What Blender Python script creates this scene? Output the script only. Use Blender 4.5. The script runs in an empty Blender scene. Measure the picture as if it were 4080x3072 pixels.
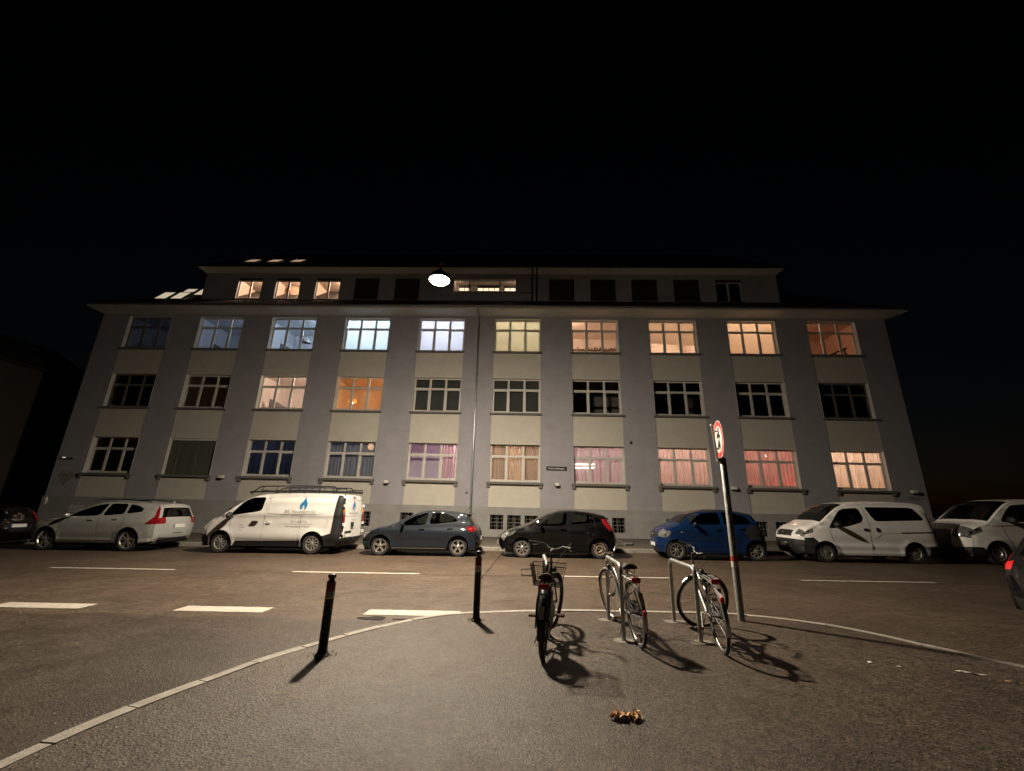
import bpy, math, random
from math import sin, cos, pi, radians, hypot, atan2
from mathutils import Vector, Matrix
from mathutils.geometry import delaunay_2d_cdt

# ------------------------------------------------------------------ scene, camera, sky, exposure
sc = bpy.context.scene
col = sc.collection
SL = 0.0132                       # the street rises slightly to the right


def gz(x):
    return SL * x


cam_d = bpy.data.cameras.new("camera")
cam = bpy.data.objects.new("camera", cam_d)
col.objects.link(cam)
cam_d.sensor_width = 36.0
cam_d.lens = 14.588
cam_d.clip_start = 0.05
cam_d.clip_end = 2000
PIT, ROL, YAW = 0.2831, 0.0251, -0.0399
fwd = Vector((sin(YAW) * cos(PIT), cos(YAW) * cos(PIT), sin(PIT)))
rgt = Vector((cos(YAW), -sin(YAW), 0))
upv = rgt.cross(fwd)
r2 = rgt * cos(ROL) + upv * sin(ROL)
u2 = upv * cos(ROL) - rgt * sin(ROL)
cam.matrix_world = Matrix(((r2.x, u2.x, -fwd.x, 0), (r2.y, u2.y, -fwd.y, 0), (r2.z, u2.z, -fwd.z, 1.583), (0, 0, 0, 1)))
sc.camera = cam

world = bpy.data.worlds.new("World")
sc.world = world
world.use_nodes = True
wn = world.node_tree
bg = wn.nodes["Background"]
sky = wn.nodes.new("ShaderNodeTexSky")
sky.sky_type = 'NISHITA'
sky.sun_disc = False
sky.sun_elevation = radians(-5)      # night: the sun is well below the horizon
sky.sun_rotation = radians(0)
wn.links.new(sky.outputs[0], bg.inputs[0])
bg.inputs[1].default_value = 0.06

sc.view_settings.view_transform = 'Standard'
sc.view_settings.look = 'None'
sc.view_settings.exposure = 0.0
sc.view_settings.gamma = 1.0
sc.view_settings.use_curve_mapping = False
sc.render.engine = 'CYCLES'
cy = sc.cycles
cy.use_denoising = True
cy.use_light_tree = True
cy.max_bounces = 7
cy.diffuse_bounces = 3
cy.glossy_bounces = 3
cy.transparent_max_bounces = 12
cy.transmission_bounces = 4
cy.volume_bounces = 0
cy.caustics_reflective = False
cy.caustics_refractive = False
cy.sample_clamp_indirect = 4.0
rnd = random.Random(7)

# ------------------------------------------------------------------ helpers
MATS = {}


def mat(name, c, rough=0.6, metal=0.0, var=0.0, vscale=8.0, bump=0.0, bscale=60.0, spec=0.5, coat=0.0, emit=None, es=0.0):
    """procedural principled material: noise varies the colour, a finer noise gives relief"""
    if name in MATS:
        return MATS[name]
    m = bpy.data.materials.new(name)
    m.use_nodes = True
    nt = m.node_tree
    b = nt.nodes["Principled BSDF"]
    b.inputs["Base Color"].default_value = (*c, 1)
    b.inputs["Roughness"].default_value = rough
    b.inputs["Metallic"].default_value = metal
    b.inputs["Specular IOR Level"].default_value = spec
    b.inputs["Coat Weight"].default_value = coat
    b.inputs["Coat Roughness"].default_value = 0.05
    if emit:
        b.inputs["Emission Color"].default_value = (*emit, 1)
        b.inputs["Emission Strength"].default_value = es
    tc = nt.nodes.new("ShaderNodeTexCoord")
    if var > 0:
        n = nt.nodes.new("ShaderNodeTexNoise")
        n.inputs["Scale"].default_value = vscale
        n.inputs["Detail"].default_value = 6
        n.inputs["Roughness"].default_value = 0.65
        nt.links.new(tc.outputs["Object"], n.inputs["Vector"])
        r = nt.nodes.new("ShaderNodeValToRGB")
        r.color_ramp.elements[0].position = 0.3
        r.color_ramp.elements[1].position = 0.7
        r.color_ramp.elements[0].color = (*[x * (1 - var) for x in c], 1)
        r.color_ramp.elements[1].color = (*[min(1, x * (1 + var)) for x in c], 1)
        nt.links.new(n.outputs["Fac"], r.inputs["Fac"])
        nt.links.new(r.outputs["Color"], b.inputs["Base Color"])
    if bump > 0:
        n2 = nt.nodes.new("ShaderNodeTexNoise")
        n2.inputs["Scale"].default_value = bscale
        n2.inputs["Detail"].default_value = 4
        nt.links.new(tc.outputs["Object"], n2.inputs["Vector"])
        bp = nt.nodes.new("ShaderNodeBump")
        bp.inputs["Strength"].default_value = bump
        bp.inputs["Distance"].default_value = 0.01
        nt.links.new(n2.outputs["Fac"], bp.inputs["Height"])
        nt.links.new(bp.outputs["Normal"], b.inputs["Normal"])
    MATS[name] = m
    return m


def glass(name, tint, gloss=1.0, rough=0.02):
    """thin pane: tinted see-through plus a fresnel reflection"""
    if name in MATS:
        return MATS[name]
    m = bpy.data.materials.new(name)
    m.use_nodes = True
    nt = m.node_tree
    nt.nodes.remove(nt.nodes["Principled BSDF"])
    out = nt.nodes["Material Output"]
    t = nt.nodes.new("ShaderNodeBsdfTransparent")
    t.inputs[0].default_value = (*tint, 1)
    g = nt.nodes.new("ShaderNodeBsdfGlossy")
    g.inputs["Roughness"].default_value = rough
    g.inputs["Color"].default_value = (gloss, gloss, gloss, 1)
    f = nt.nodes.new("ShaderNodeFresnel")
    f.inputs[0].default_value = 1.5
    mx = nt.nodes.new("ShaderNodeMixShader")
    nt.links.new(f.outputs[0], mx.inputs[0])
    nt.links.new(t.outputs[0], mx.inputs[1])
    nt.links.new(g.outputs[0], mx.inputs[2])
    nt.links.new(mx.outputs[0], out.inputs[0])
    MATS[name] = m
    return m


def cloth(name, c, trans=0.5, var=0.1):
    """thin fabric: diffuse in front, translucent from behind"""
    if name in MATS:
        return MATS[name]
    m = bpy.data.materials.new(name)
    m.use_nodes = True
    nt = m.node_tree
    nt.nodes.remove(nt.nodes["Principled BSDF"])
    out = nt.nodes["Material Output"]
    d = nt.nodes.new("ShaderNodeBsdfDiffuse")
    t = nt.nodes.new("ShaderNodeBsdfTranslucent")
    tc = nt.nodes.new("ShaderNodeTexCoord")
    n = nt.nodes.new("ShaderNodeTexNoise")
    n.inputs["Scale"].default_value = 3.0
    n.inputs["Detail"].default_value = 5
    nt.links.new(tc.outputs["Object"], n.inputs["Vector"])
    r = nt.nodes.new("ShaderNodeValToRGB")
    r.color_ramp.elements[0].color = (*[x * (1 - var) for x in c], 1)
    r.color_ramp.elements[1].color = (*[min(1, x * (1 + var)) for x in c], 1)
    nt.links.new(n.outputs["Fac"], r.inputs["Fac"])
    nt.links.new(r.outputs[0], d.inputs[0])
    nt.links.new(r.outputs[0], t.inputs[0])
    mx = nt.nodes.new("ShaderNodeMixShader")
    mx.inputs[0].default_value = trans
    nt.links.new(d.outputs[0], mx.inputs[1])
    nt.links.new(t.outputs[0], mx.inputs[2])
    nt.links.new(mx.outputs[0], out.inputs[0])
    MATS[name] = m
    return m


def emitter(name, c, s):
    if name in MATS:
        return MATS[name]
    m = bpy.data.materials.new(name)
    m.use_nodes = True
    nt = m.node_tree
    nt.nodes.remove(nt.nodes["Principled BSDF"])
    e = nt.nodes.new("ShaderNodeEmission")
    e.inputs[0].default_value = (*c, 1)
    e.inputs[1].default_value = s
    nt.links.new(e.outputs[0], nt.nodes["Material Output"].inputs[0])
    MATS[name] = m
    return m


def link(o, parent=None):
    col.objects.link(o)
    if parent is not None:
        o.parent = parent
    return o


def tag(o, label=None, cat=None, group=None, kind=None):
    if label:
        o["label"] = label
    if cat:
        o["category"] = cat
    if group:
        o["group"] = group
    if kind:
        o["kind"] = kind
    return o


def thing(name, label, cat, loc=(0, 0, 0), rotz=0.0, group=None, tilt=None):
    o = bpy.data.objects.new(name, None)
    o.empty_display_size = 0.2
    o.location = loc
    o.rotation_euler = tilt if tilt else (0, 0, rotz)
    link(o)
    return tag(o, label, cat, group)


def copy_tree(o, parent=None):
    c = o.copy()
    link(c)
    c.parent = parent
    for ch in list(o.children):
        copy_tree(ch, c)
    return c


class MB:
    """collects shapes; build() links them as one mesh object"""

    def __init__(s):
        s.v = []
        s.f = []

    def add(s, vs, fs):
        b = len(s.v)
        s.v += [tuple(p) for p in vs]
        s.f += [tuple(b + i for i in f) for f in fs]
        return s

    def box(s, x0, x1, y0, y1, z0, z1, bev=0.0):
        if bev <= 0:
            return s.add([(x0, y0, z0), (x1, y0, z0), (x1, y1, z0), (x0, y1, z0), (x0, y0, z1), (x1, y0, z1), (x1, y1, z1), (x0, y1, z1)],
                         [(0, 3, 2, 1), (4, 5, 6, 7), (0, 1, 5, 4), (1, 2, 6, 5), (2, 3, 7, 6), (3, 0, 4, 7)])
        b = min(bev, (x1 - x0) * .45, (y1 - y0) * .45, (z1 - z0) * .45)

        def ring(z, i):
            return [(x0 + i + b, y0 + i, z), (x1 - i - b, y0 + i, z), (x1 - i, y0 + i + b, z), (x1 - i, y1 - i - b, z),
                    (x1 - i - b, y1 - i, z), (x0 + i + b, y1 - i, z), (x0 + i, y1 - i - b, z), (x0 + i, y0 + i + b, z)]
        vs = ring(z0, b * .7) + ring(z0 + b, 0) + ring(z1 - b, 0) + ring(z1, b * .7)
        fs = [tuple(range(7, -1, -1)), tuple(range(24, 32))]
        for k in range(3):
            for i in range(8):
                j = (i + 1) % 8
                fs.append((k * 8 + i, k * 8 + j, k * 8 + 8 + j, k * 8 + 8 + i))
        return s.add(vs, fs)

    def tube(s, pts, r, n=8, closed=False, caps=True):
        pts = [Vector(p) for p in pts]
        m = len(pts)
        rs = r if isinstance(r, (list, tuple)) else [r] * m
        vs = []
        ref = None
        for i, p in enumerate(pts):
            if closed:
                t = pts[(i + 1) % m] - pts[i - 1]
            else:
                t = pts[min(i + 1, m - 1)] - pts[max(i - 1, 0)]
            if t.length < 1e-9:
                t = Vector((0, 0, 1))
            t.normalize()
            if ref is None:
                ref = Vector((0, 0, 1)) if abs(t.z) < .9 else Vector((1, 0, 0))
            a = ref - t * ref.dot(t)
            if a.length < 1e-4:
                ref = Vector((1, 0, 0)) if abs(t.x) < .9 else Vector((0, 1, 0))
                a = ref - t * ref.dot(t)
            a.normalize()
            ref = a
            b = t.cross(a)
            for k in range(n):
                q = 2 * pi * k / n
                vs.append(p + (a * cos(q) + b * sin(q)) * rs[i])
        fs = []
        for i in range(m if closed else m - 1):
            for k in range(n):
                k2 = (k + 1) % n
                j = (i + 1) % m
                fs.append((i * n + k, i * n + k2, j * n + k2, j * n + k))
        if caps and not closed:
            fs.append(tuple(range(n - 1, -1, -1)))
            fs.append(tuple((m - 1) * n + k for k in range(n)))
        return s.add(vs, fs)

    def lathe(s, prof, n=20, M=None, closed=False):
        """profile of (radius, height) turned about z, then moved by M"""
        vs = []
        fs = []
        m = len(prof)
        for i in range(n):
            q = 2 * pi * i / n
            for r, h in prof:
                p = Vector((r * cos(q), r * sin(q), h))
                vs.append(M @ p if M else p)
        for i in range(n):
            j = (i + 1) % n
            for k in range(m if closed else m - 1):
                k2 = (k + 1) % m
                fs.append((i * m + k, j * m + k, j * m + k2, i * m + k2))
        return s.add(vs, fs)

    def ball(s, c, r, n=12, m=8, sc=(1, 1, 1)):
        prof = [(max(1e-4, sin(pi * k / m)), -cos(pi * k / m)) for k in range(m + 1)]
        M = Matrix.Translation(c) @ Matrix.Diagonal((r * sc[0], r * sc[1], r * sc[2], 1))
        return s.lathe(prof, n, M)

    def poly(s, pts, M=None):
        pts = [M @ Vector(p) if M else p for p in pts]
        return s.add(pts, [tuple(range(len(pts)))])

    def prism(s, pts2, a, b, M=None):
        """polygon in (x, z) pushed from y = a to y = b"""
        n = len(pts2)
        vs = [(x, a, z) for x, z in pts2] + [(x, b, z) for x, z in pts2]
        if M:
            vs = [M @ Vector(p) for p in vs]
        fs = [tuple(range(n)), tuple(range(2 * n - 1, n - 1, -1))]
        for i in range(n):
            j = (i + 1) % n
            fs.append((i, i + n, j + n, j))
        return s.add(vs, fs)

    def xf(s, M):
        s.v = [tuple(M @ Vector(p)) for p in s.v]
        return s

    def build(s, name, m, parent=None, smooth=False, angle=40):
        me = bpy.data.meshes.new(name)
        me.from_pydata(s.v, [], s.f)
        me.materials.append(m)
        if smooth:
            me.shade_smooth()
            if angle and angle < 180:
                me.set_sharp_from_angle(angle=radians(angle))
        me.update()
        o = bpy.data.objects.new(name, me)
        return link(o, parent)


def cr(pts, n, closed=False):
    """Catmull-Rom through points of any dimension, n samples per span"""
    out = []
    m = len(pts)
    for i in range(m if closed else m - 1):
        if closed:
            p = [pts[(i + k) % m] for k in (-1, 0, 1, 2)]
        else:
            p = [pts[max(i - 1, 0)], pts[i], pts[i + 1], pts[min(i + 2, m - 1)]]
        for k in range(n):
            t = k / n
            out.append(tuple(.5 * (2 * b + (c - a) * t + (2 * a - 5 * b + 4 * c - d) * t * t + (3 * b - a - 3 * c + d) * t ** 3) for a, b, c, d in zip(*p)))
    if not closed:
        out.append(tuple(pts[-1]))
    return out


def text_mesh(body, size, shear=0.0, align='LEFT'):
    cu = bpy.data.curves.new("lettering", 'FONT')
    cu.body = body
    cu.size = size
    cu.shear = shear
    cu.align_x = align
    cu.resolution_u = 3
    o = bpy.data.objects.new("lettering", cu)
    link(o)
    dg = bpy.context.evaluated_depsgraph_get()
    me = bpy.data.meshes.new_from_object(o.evaluated_get(dg))
    vs = [tuple(v.co) for v in me.vertices]
    fs = [tuple(p.vertices) for p in me.polygons]
    bpy.data.objects.remove(o)
    bpy.data.curves.remove(cu)
    bpy.data.meshes.remove(me)
    return vs, fs


def grid_wall(mb, x0, x1, z0, z1, holes, y0, depth):
    """front face at y0 with rectangular openings whose reveals run back by depth"""
    xs = sorted({x0, x1, *[h[0] for h in holes], *[h[1] for h in holes]})
    zs = sorted({z0, z1, *[h[2] for h in holes], *[h[3] for h in holes]})
    xs = [x for x in xs if x0 <= x <= x1]
    zs = [z for z in zs if z0 <= z <= z1]

    def solid(i, j):
        if not (0 <= i < len(xs) - 1 and 0 <= j < len(zs) - 1):
            return None
        x, z = (xs[i] + xs[i + 1]) / 2, (zs[j] + zs[j + 1]) / 2
        return not any(h[0] < x < h[1] and h[2] < z < h[3] for h in holes)
    for i in range(len(xs) - 1):
        for j in range(len(zs) - 1):
            if not solid(i, j):
                continue
            a, b, c, d = xs[i], xs[i + 1], zs[j], zs[j + 1]
            mb.add([(a, y0, c), (b, y0, c), (b, y0, d), (a, y0, d)], [(0, 1, 2, 3)])
            y1 = y0 + depth
            if solid(i - 1, j) is not True:
                mb.add([(a, y0, c), (a, y0, d), (a, y1, d), (a, y1, c)], [(0, 1, 2, 3)])
            if solid(i + 1, j) is not True:
                mb.add([(b, y0, c), (b, y1, c), (b, y1, d), (b, y0, d)], [(0, 1, 2, 3)])
            if solid(i, j - 1) is not True:
                mb.add([(a, y0, c), (a, y1, c), (b, y1, c), (b, y0, c)], [(0, 1, 2, 3)])
            if solid(i, j + 1) is not True:
                mb.add([(a, y0, d), (b, y0, d), (b, y1, d), (a, y1, d)], [(0, 1, 2, 3)])


def asphalt(name, c, rough, bumpy, patch):
    m = bpy.data.materials.new(name)
    m.use_nodes = True
    nt = m.node_tree
    b = nt.nodes["Principled BSDF"]
    b.inputs["Specular IOR Level"].default_value = .28
    tc = nt.nodes.new("ShaderNodeTexCoord")

    def noise(scale, detail, rgh=.6):
        n = nt.nodes.new("ShaderNodeTexNoise")
        n.inputs["Scale"].default_value = scale
        n.inputs["Detail"].default_value = detail
        n.inputs["Roughness"].default_value = rgh
        nt.links.new(tc.outputs["Object"], n.inputs["Vector"])
        return n

    def ramp(src, p0, p1, c0, c1):
        r = nt.nodes.new("ShaderNodeValToRGB")
        r.color_ramp.elements[0].position = p0
        r.color_ramp.elements[1].position = p1
        r.color_ramp.elements[0].color = (*c0, 1)
        r.color_ramp.elements[1].color = (*c1, 1)
        nt.links.new(src, r.inputs["Fac"])
        return r

    def mult(a, bb, fac=1.0):
        x = nt.nodes.new("ShaderNodeMix")
        x.data_type = 'RGBA'
        x.blend_type = 'MULTIPLY'
        x.inputs["Factor"].default_value = fac
        nt.links.new(a, x.inputs["A"])
        nt.links.new(bb, x.inputs["B"])
        return x.outputs["Result"]
    big = ramp(noise(.55, 5, .7).outputs["Fac"], .35, .7, [x * (1 - patch) for x in c], [x * (1 + patch) for x in c])
    vo = nt.nodes.new("ShaderNodeTexVoronoi")
    vo.inputs["Scale"].default_value = 62
    nt.links.new(tc.outputs["Object"], vo.inputs["Vector"])
    sep = nt.nodes.new("ShaderNodeSeparateColor")
    nt.links.new(vo.outputs["Color"], sep.inputs[0])
    agg = ramp(sep.outputs[0], .05, .98, (.42, .41, .40), (1.75, 1.72, 1.66))
    fine = ramp(noise(14, 6, .75).outputs["Fac"], .3, .72, (.58, .58, .58), (1.36, 1.33, 1.3))
    nt.links.new(mult(mult(big.outputs[0], agg.outputs[0]), fine.outputs[0]), b.inputs["Base Color"])
    rr = ramp(noise(2.2, 6, .7).outputs["Fac"], .3, .72, (rough - .12,) * 3, (rough + .16,) * 3)
    nt.links.new(rr.outputs[0], b.inputs["Roughness"])
    hgt = nt.nodes.new("ShaderNodeMath")
    hgt.operation = 'MULTIPLY_ADD'
    hgt.inputs[1].default_value = .6
    nt.links.new(vo.outputs["Distance"], hgt.inputs[0])
    nt.links.new(noise(55, 5, .75).outputs["Fac"], hgt.inputs[2])
    bp = nt.nodes.new("ShaderNodeBump")
    bp.inputs["Strength"].default_value = bumpy
    bp.inputs["Distance"].default_value = .006
    nt.links.new(hgt.outputs[0], bp.inputs["Height"])
    nt.links.new(bp.outputs["Normal"], b.inputs["Normal"])
    MATS[name] = m
    return m


# ------------------------------------------------------------------ materials of the setting
M_road = asphalt("road_asphalt", (.062, .046, .033), .56, .8, .24)
M_pave = asphalt("pavement_asphalt", (.060, .048, .037), .46, 1.0, .24)
M_side = asphalt("side_street_asphalt", (.042, .032, .024), .5, 1.0, .3)
M_farpave = mat("pavement_slabs", (.085, .072, .056), .75, var=.25, vscale=5, bump=.4)
M_kerb = mat("kerb_concrete", (.25, .23, .195), .8, var=.22, vscale=9, bump=.5, bscale=80)
M_paint = mat("road_paint", (.36, .325, .275), .6, var=.16, vscale=7, bump=.3, bscale=120)
M_wall = mat("grey_plaster", (.34, .33, .355), .9, var=.09, vscale=1.3, bump=.35, bscale=90)
M_panel = mat("cream_plaster", (.55, .52, .45), .9, var=.06, vscale=1.6, bump=.3, bscale=90)
M_plinth = mat("plinth_plaster", (.29, .285, .275), .9, var=.14, vscale=1.5, bump=.45, bscale=70)
M_reveal = mat("white_plaster", (.62, .60, .56), .85, var=.06, vscale=2, bump=.2)
M_sill = mat("sill_stone", (.155, .15, .14), .8, var=.18, vscale=6, bump=.3)
M_frame = mat("window_paint", (.60, .58, .53), .45, var=.06, vscale=5)
M_dframe = mat("dark_window_frame", (.05, .045, .04), .5, var=.1)
M_roof = mat("roof_tile", (.025, .022, .021), .8, var=.3, vscale=14, bump=.6, bscale=30)
M_soffit = mat("soffit_paint", (.55, .53, .48), .8, var=.07, vscale=3)
M_zinc = mat("zinc", (.38, .40, .41), .32, metal=.85, var=.15, vscale=9)
M_attic = mat("attic_plaster", (.36, .35, .36), .9, var=.09, vscale=1.5, bump=.3)
M_glass = glass("window_glass", (.86, .88, .86), .9)
M_black = mat("black_plastic", (.012, .012, .013), .5, var=.2, vscale=30)
M_steel = mat("galvanised_steel", (.42, .43, .42), .38, metal=.8, var=.2, vscale=18, bump=.1, bscale=60)
M_white = mat("white_enamel", (.72, .70, .65), .4, var=.05)
M_dark = mat("dark_void", (.01, .01, .01), .9, var=.1)
M_iron = mat("iron_bar", (.09, .085, .08), .6, metal=.3, var=.2, vscale=20)

# ------------------------------------------------------------------ road and pavements
tilt = (0, -math.atan(SL), 0)
mb = MB().add([(-400, -120, 0), (400, -120, 0), (400, 500, 0), (-400, 500, 0)], [(0, 1, 2, 3)])
road = mb.build("road", M_road)
road.rotation_euler = tilt
tag(road, kind="structure")


def strip(name, x0, x1, y0, y1, m, dz=.004, parent=None):
    o = MB().add([(x0, y0, gz(x0) + dz), (x1, y0, gz(x1) + dz), (x1, y1, gz(x1) + dz), (x0, y1, gz(x0) + dz)], [(0, 1, 2, 3)])
    return o.build(name, m, parent)


def road_part(o):
    o.parent = road
    o.matrix_parent_inverse = road.matrix_basis.inverted()
    return o


def wobbly(name, x0, x1, y0, y1, m, dz=.004, skew=0.0):
    """a painted stripe with slightly worn edges"""
    n = max(6, int((x1 - x0) / .12))
    a, b = [], []
    for i in range(n + 1):
        x = x0 + (x1 - x0) * i / n
        j = .006
        a.append((x, y0 + rnd.uniform(-j, j), gz(x) + dz))
        b.append((x + skew, y1 + rnd.uniform(-j, j), gz(x) + dz))
    vs = a + b
    return MB().add(vs, [(i, i + 1, n + 2 + i, n + 1 + i) for i in range(n)]).build(name, m)


for x0, x1 in ((-17.9, -14.85), (-11.8, -8.6), (-5.65, -2.55), (.45, 3.45), (6.42, 9.46), (12.5, 15.5)):
    road_part(wobbly("lane_marking", x0, x1, 10.72, 10.84, M_paint))
for x0, x1 in ((-8.35, -6.86), (-5.37, -3.97), (-2.43, -1.0)):
    road_part(wobbly("lane_marking", x0, x1, 6.86, 7.18, M_paint))
# tar joint that runs across the carriageway, and the lengthwise seam beside the lane line
M_tar = mat("tar", (.016, .013, .011), .95, spec=.02, var=.2, vscale=20)
mb = MB()
pl = [(-.80, 16.2), (-.86, 14.5), (-.92, 12.8), (-.95, 11.4), (-1.0, 10.6), (-.97, 10.2)]
pl = cr(pl, 6)
vs, fs = [], []
for i, (x, y) in enumerate(pl):
    w = .014 + rnd.uniform(-.004, .004)
    vs += [(x - w, y, gz(x) + .003), (x + w, y, gz(x) + .003)]
    if i:
        fs.append((2 * i - 2, 2 * i - 1, 2 * i + 1, 2 * i))
mb.add(vs, fs)
road_part(mb.build("tar_joint", M_tar))
vs, fs = [], []
for i in range(80):
    x = -14 + i * .35
    y = 10.66 + rnd.uniform(-.012, .012)
    w = .007
    vs += [(x, y - w, gz(x) + .002), (x, y + w, gz(x) + .002)]
    if i:
        fs.append((2 * i - 2, 2 * i, 2 * i + 1, 2 * i - 1))
road_part(MB().add(vs, fs).build("tar_joint", M_tar))

# the mouth of the side street: coarser, darker asphalt in front of the main carriageway
mb = MB()
top_ = [(-60 + .5 * i, 6.60 + .05 * sin(i * 1.7) + rnd.uniform(-.05, .05)) for i in range(125)]
for (x0, ya), (x1, yb) in zip(top_, top_[1:]):
    mb.add([(x0, -30, gz(x0) + .0015), (x1, -30, gz(x1) + .0015), (x1, yb, gz(x1) + .0015), (x0, ya, gz(x0) + .0015)], [(0, 1, 2, 3)])
tag(mb.build("side_street", M_side), kind="structure")

# near pavement: a rounded corner with a kerb of single stones
KH = .065
kerb_pts = [(-3.28, -7), (-3.24, -3), (-3.2, 0), (-3.17, 2), (-3.133, 2.92), (-3.068, 3.444), (-2.95, 3.885), (-2.79, 4.342), (-2.60, 4.859), (-2.06, 5.76), (-1.55, 6.38), (-1.0, 6.76), (.1, 7.03), (1.35, 7.10), (2.55, 7.10), (3.40, 7.0), (4.1, 6.62), (4.52, 6.12), (4.82, 5.53), (5.11, 5.05), (5.5, 4.3), (5.85, 3.2), (6.0, 1), (6.1, -7)]
kc = cr(kerb_pts, 14)
arc = [0]
for a, b in zip(kc, kc[1:]):
    arc.append(arc[-1] + hypot(b[0] - a[0], b[1] - a[1]))


def kat(s):
    s = max(0, min(arc[-1] - 1e-6, s))
    lo, hi = 0, len(arc) - 1
    while hi - lo > 1:
        md = (lo + hi) // 2
        if arc[md] <= s:
            lo = md
        else:
            hi = md
    t = (s - arc[lo]) / max(1e-9, arc[hi] - arc[lo])
    a, b = kc[lo], kc[hi]
    p = Vector((a[0] + (b[0] - a[0]) * t, a[1] + (b[1] - a[1]) * t))
    d = (Vector(b) - Vector(a)).normalized()
    return p, Vector((d.y, -d.x))          # point, inward normal


KW = .13
inner = []
for i in range(200):
    p, n = kat(arc[-1] * i / 199)
    q = p + n * (KW * .5)
    inner.append((q.x, q.y, gz(q.x) + KH))
mb = MB()
mb.add(inner, [])
fl = [Vector((p[0], p[1])) for p in inner]
cdt = delaunay_2d_cdt(fl, [(i, (i + 1) % len(fl)) for i in range(len(fl))], [], 1, 1e-5)
mb = MB().add([(p.x, p.y, gz(p.x) + KH) for p in cdt[0]], [tuple(f) for f in cdt[2]])
pave = mb.build("near_pavement", M_pave)
if pave.data.polygons[0].normal.z < 0:
    pave.data.flip_normals()
tag(pave, kind="structure")
s = 5.0
k_i = 0
while s < arc[-1] - 6:
    p0, _ = kat(s)
    ln = (.52 if p0.x < -1.6 and p0.y < 6.5 else 1.0) * rnd.uniform(.94, 1.06)
    a, b = s + .006, s + ln - .006
    m_ = max(3, int(ln / .14))
    vs, fs = [], []
    dz = rnd.uniform(-.004, .004)
    off = rnd.uniform(-.006, .006)
    for i in range(m_ + 1):
        p, n = kat(a + (b - a) * i / m_)
        g = gz(p.x)
        c1 = p - n * (KW * .5 + off)
        c2 = p - n * (KW * .5 - .022 + off)
        c3 = p + n * (KW * .5 + off)
        vs += [(c1.x, c1.y, g - .05), (c1.x, c1.y, g + KH - .018 + dz), (c2.x, c2.y, g + KH + .005 + dz), (c3.x, c3.y, g + KH + .007 + dz), (c3.x, c3.y, g - .05)]
        if i:
            o_ = 5 * (i - 1)
            fs += [(o_ + k, o_ + k + 1, o_ + k + 6, o_ + k + 5) for k in range(4)]
    fs += [(0, 1, 2, 3, 4), tuple(5 * m_ + k for k in (4, 3, 2, 1, 0))]
    MB().add(vs, fs).build("kerb_stone", M_kerb, pave)
    s += ln
    k_i += 1

# far pavement
FK = 16.42
mb = MB()
X0, X1 = -60, 60
mb.add([(X0, FK + .1, gz(X0) + .12), (X1, FK + .1, gz(X1) + .12), (X1, 40, gz(X1) + .12), (X0, 40, gz(X0) + .12)], [(0, 1, 2, 3)])
fpave = mb.build("far_pavement", M_farpave)
tag(fpave, kind="structure")
x = -34.0
while x < 26:
    z = gz(x + .5)
    MB().box(x + .005, x + .995, FK, FK + .15, z - .05, z + .13 + rnd.uniform(-.004, .004), .012).build("kerb_stone", M_kerb, fpave)
    x += 1.0

# puddles in the gutter
M_water = mat("puddle_water", (.02, .018, .015), .08, var=.1, spec=.6)
for cx, cy_, a, b, lab in ((-2.2, 6.66, .2, .09, "small shiny puddle at the start of the short white dash by the kerb"), (-1.58, 6.62, .26, .06, "long thin puddle in the gutter along the kerb")):
    n = 26
    ring = []
    for i in range(n):
        q = 2 * pi * i / n
        r_ = 1 + .2 * sin(3 * q + cx) + .12 * sin(5 * q) + rnd.uniform(-.05, .05)
        px, py = cx + a * r_ * cos(q) + (.25 * b * sin(q)), cy_ + b * r_ * sin(q)
        ring.append((px, py, gz(px) + .0075))
    o = MB().poly(ring).build("puddle", M_water)
    tag(o, lab, "puddle")

# ------------------------------------------------------------------ the long building
D = 22.0
BX0, BP = -22.60, 4.394
XL, XR = -25.6, 19.92
ROWS = {1: (2.80, 4.74), 2: (6.45, 8.40), 3: (9.99, 12.0)}
ZPL, ZTOP = 1.53, 12.15
HW = 1.33
bld = thing("apartment_building", "long grey plastered building with cream panels and three rows of windows, many lit", "building", (0, D, .1))
IB = Matrix.Translation((0, -D, -.1))


def bpart(mb, name, m, parent=bld, smooth=False):
    mb.xf(IB)
    return mb.build(name, m, parent, smooth)


def bay(i):
    return BX0 + BP * i


mb = MB()
grid_wall(mb, XL, XR, ZPL, ZTOP, [(bay(i) - HW, bay(i) + HW, ZPL, 12.0) for i in range(10)], D, .34)
mb.add([(XR, D, -.6), (XR, D + 14, -.6), (XR, D + 14, ZTOP), (XR, D, ZTOP)], [(0, 1, 2, 3)])
mb.add([(XL, D, -.8), (XL, D, ZTOP), (XL, D + 14, ZTOP), (XL, D + 14, -.8)], [(0, 1, 2, 3)])
bpart(mb, "wall", M_wall)
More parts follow.
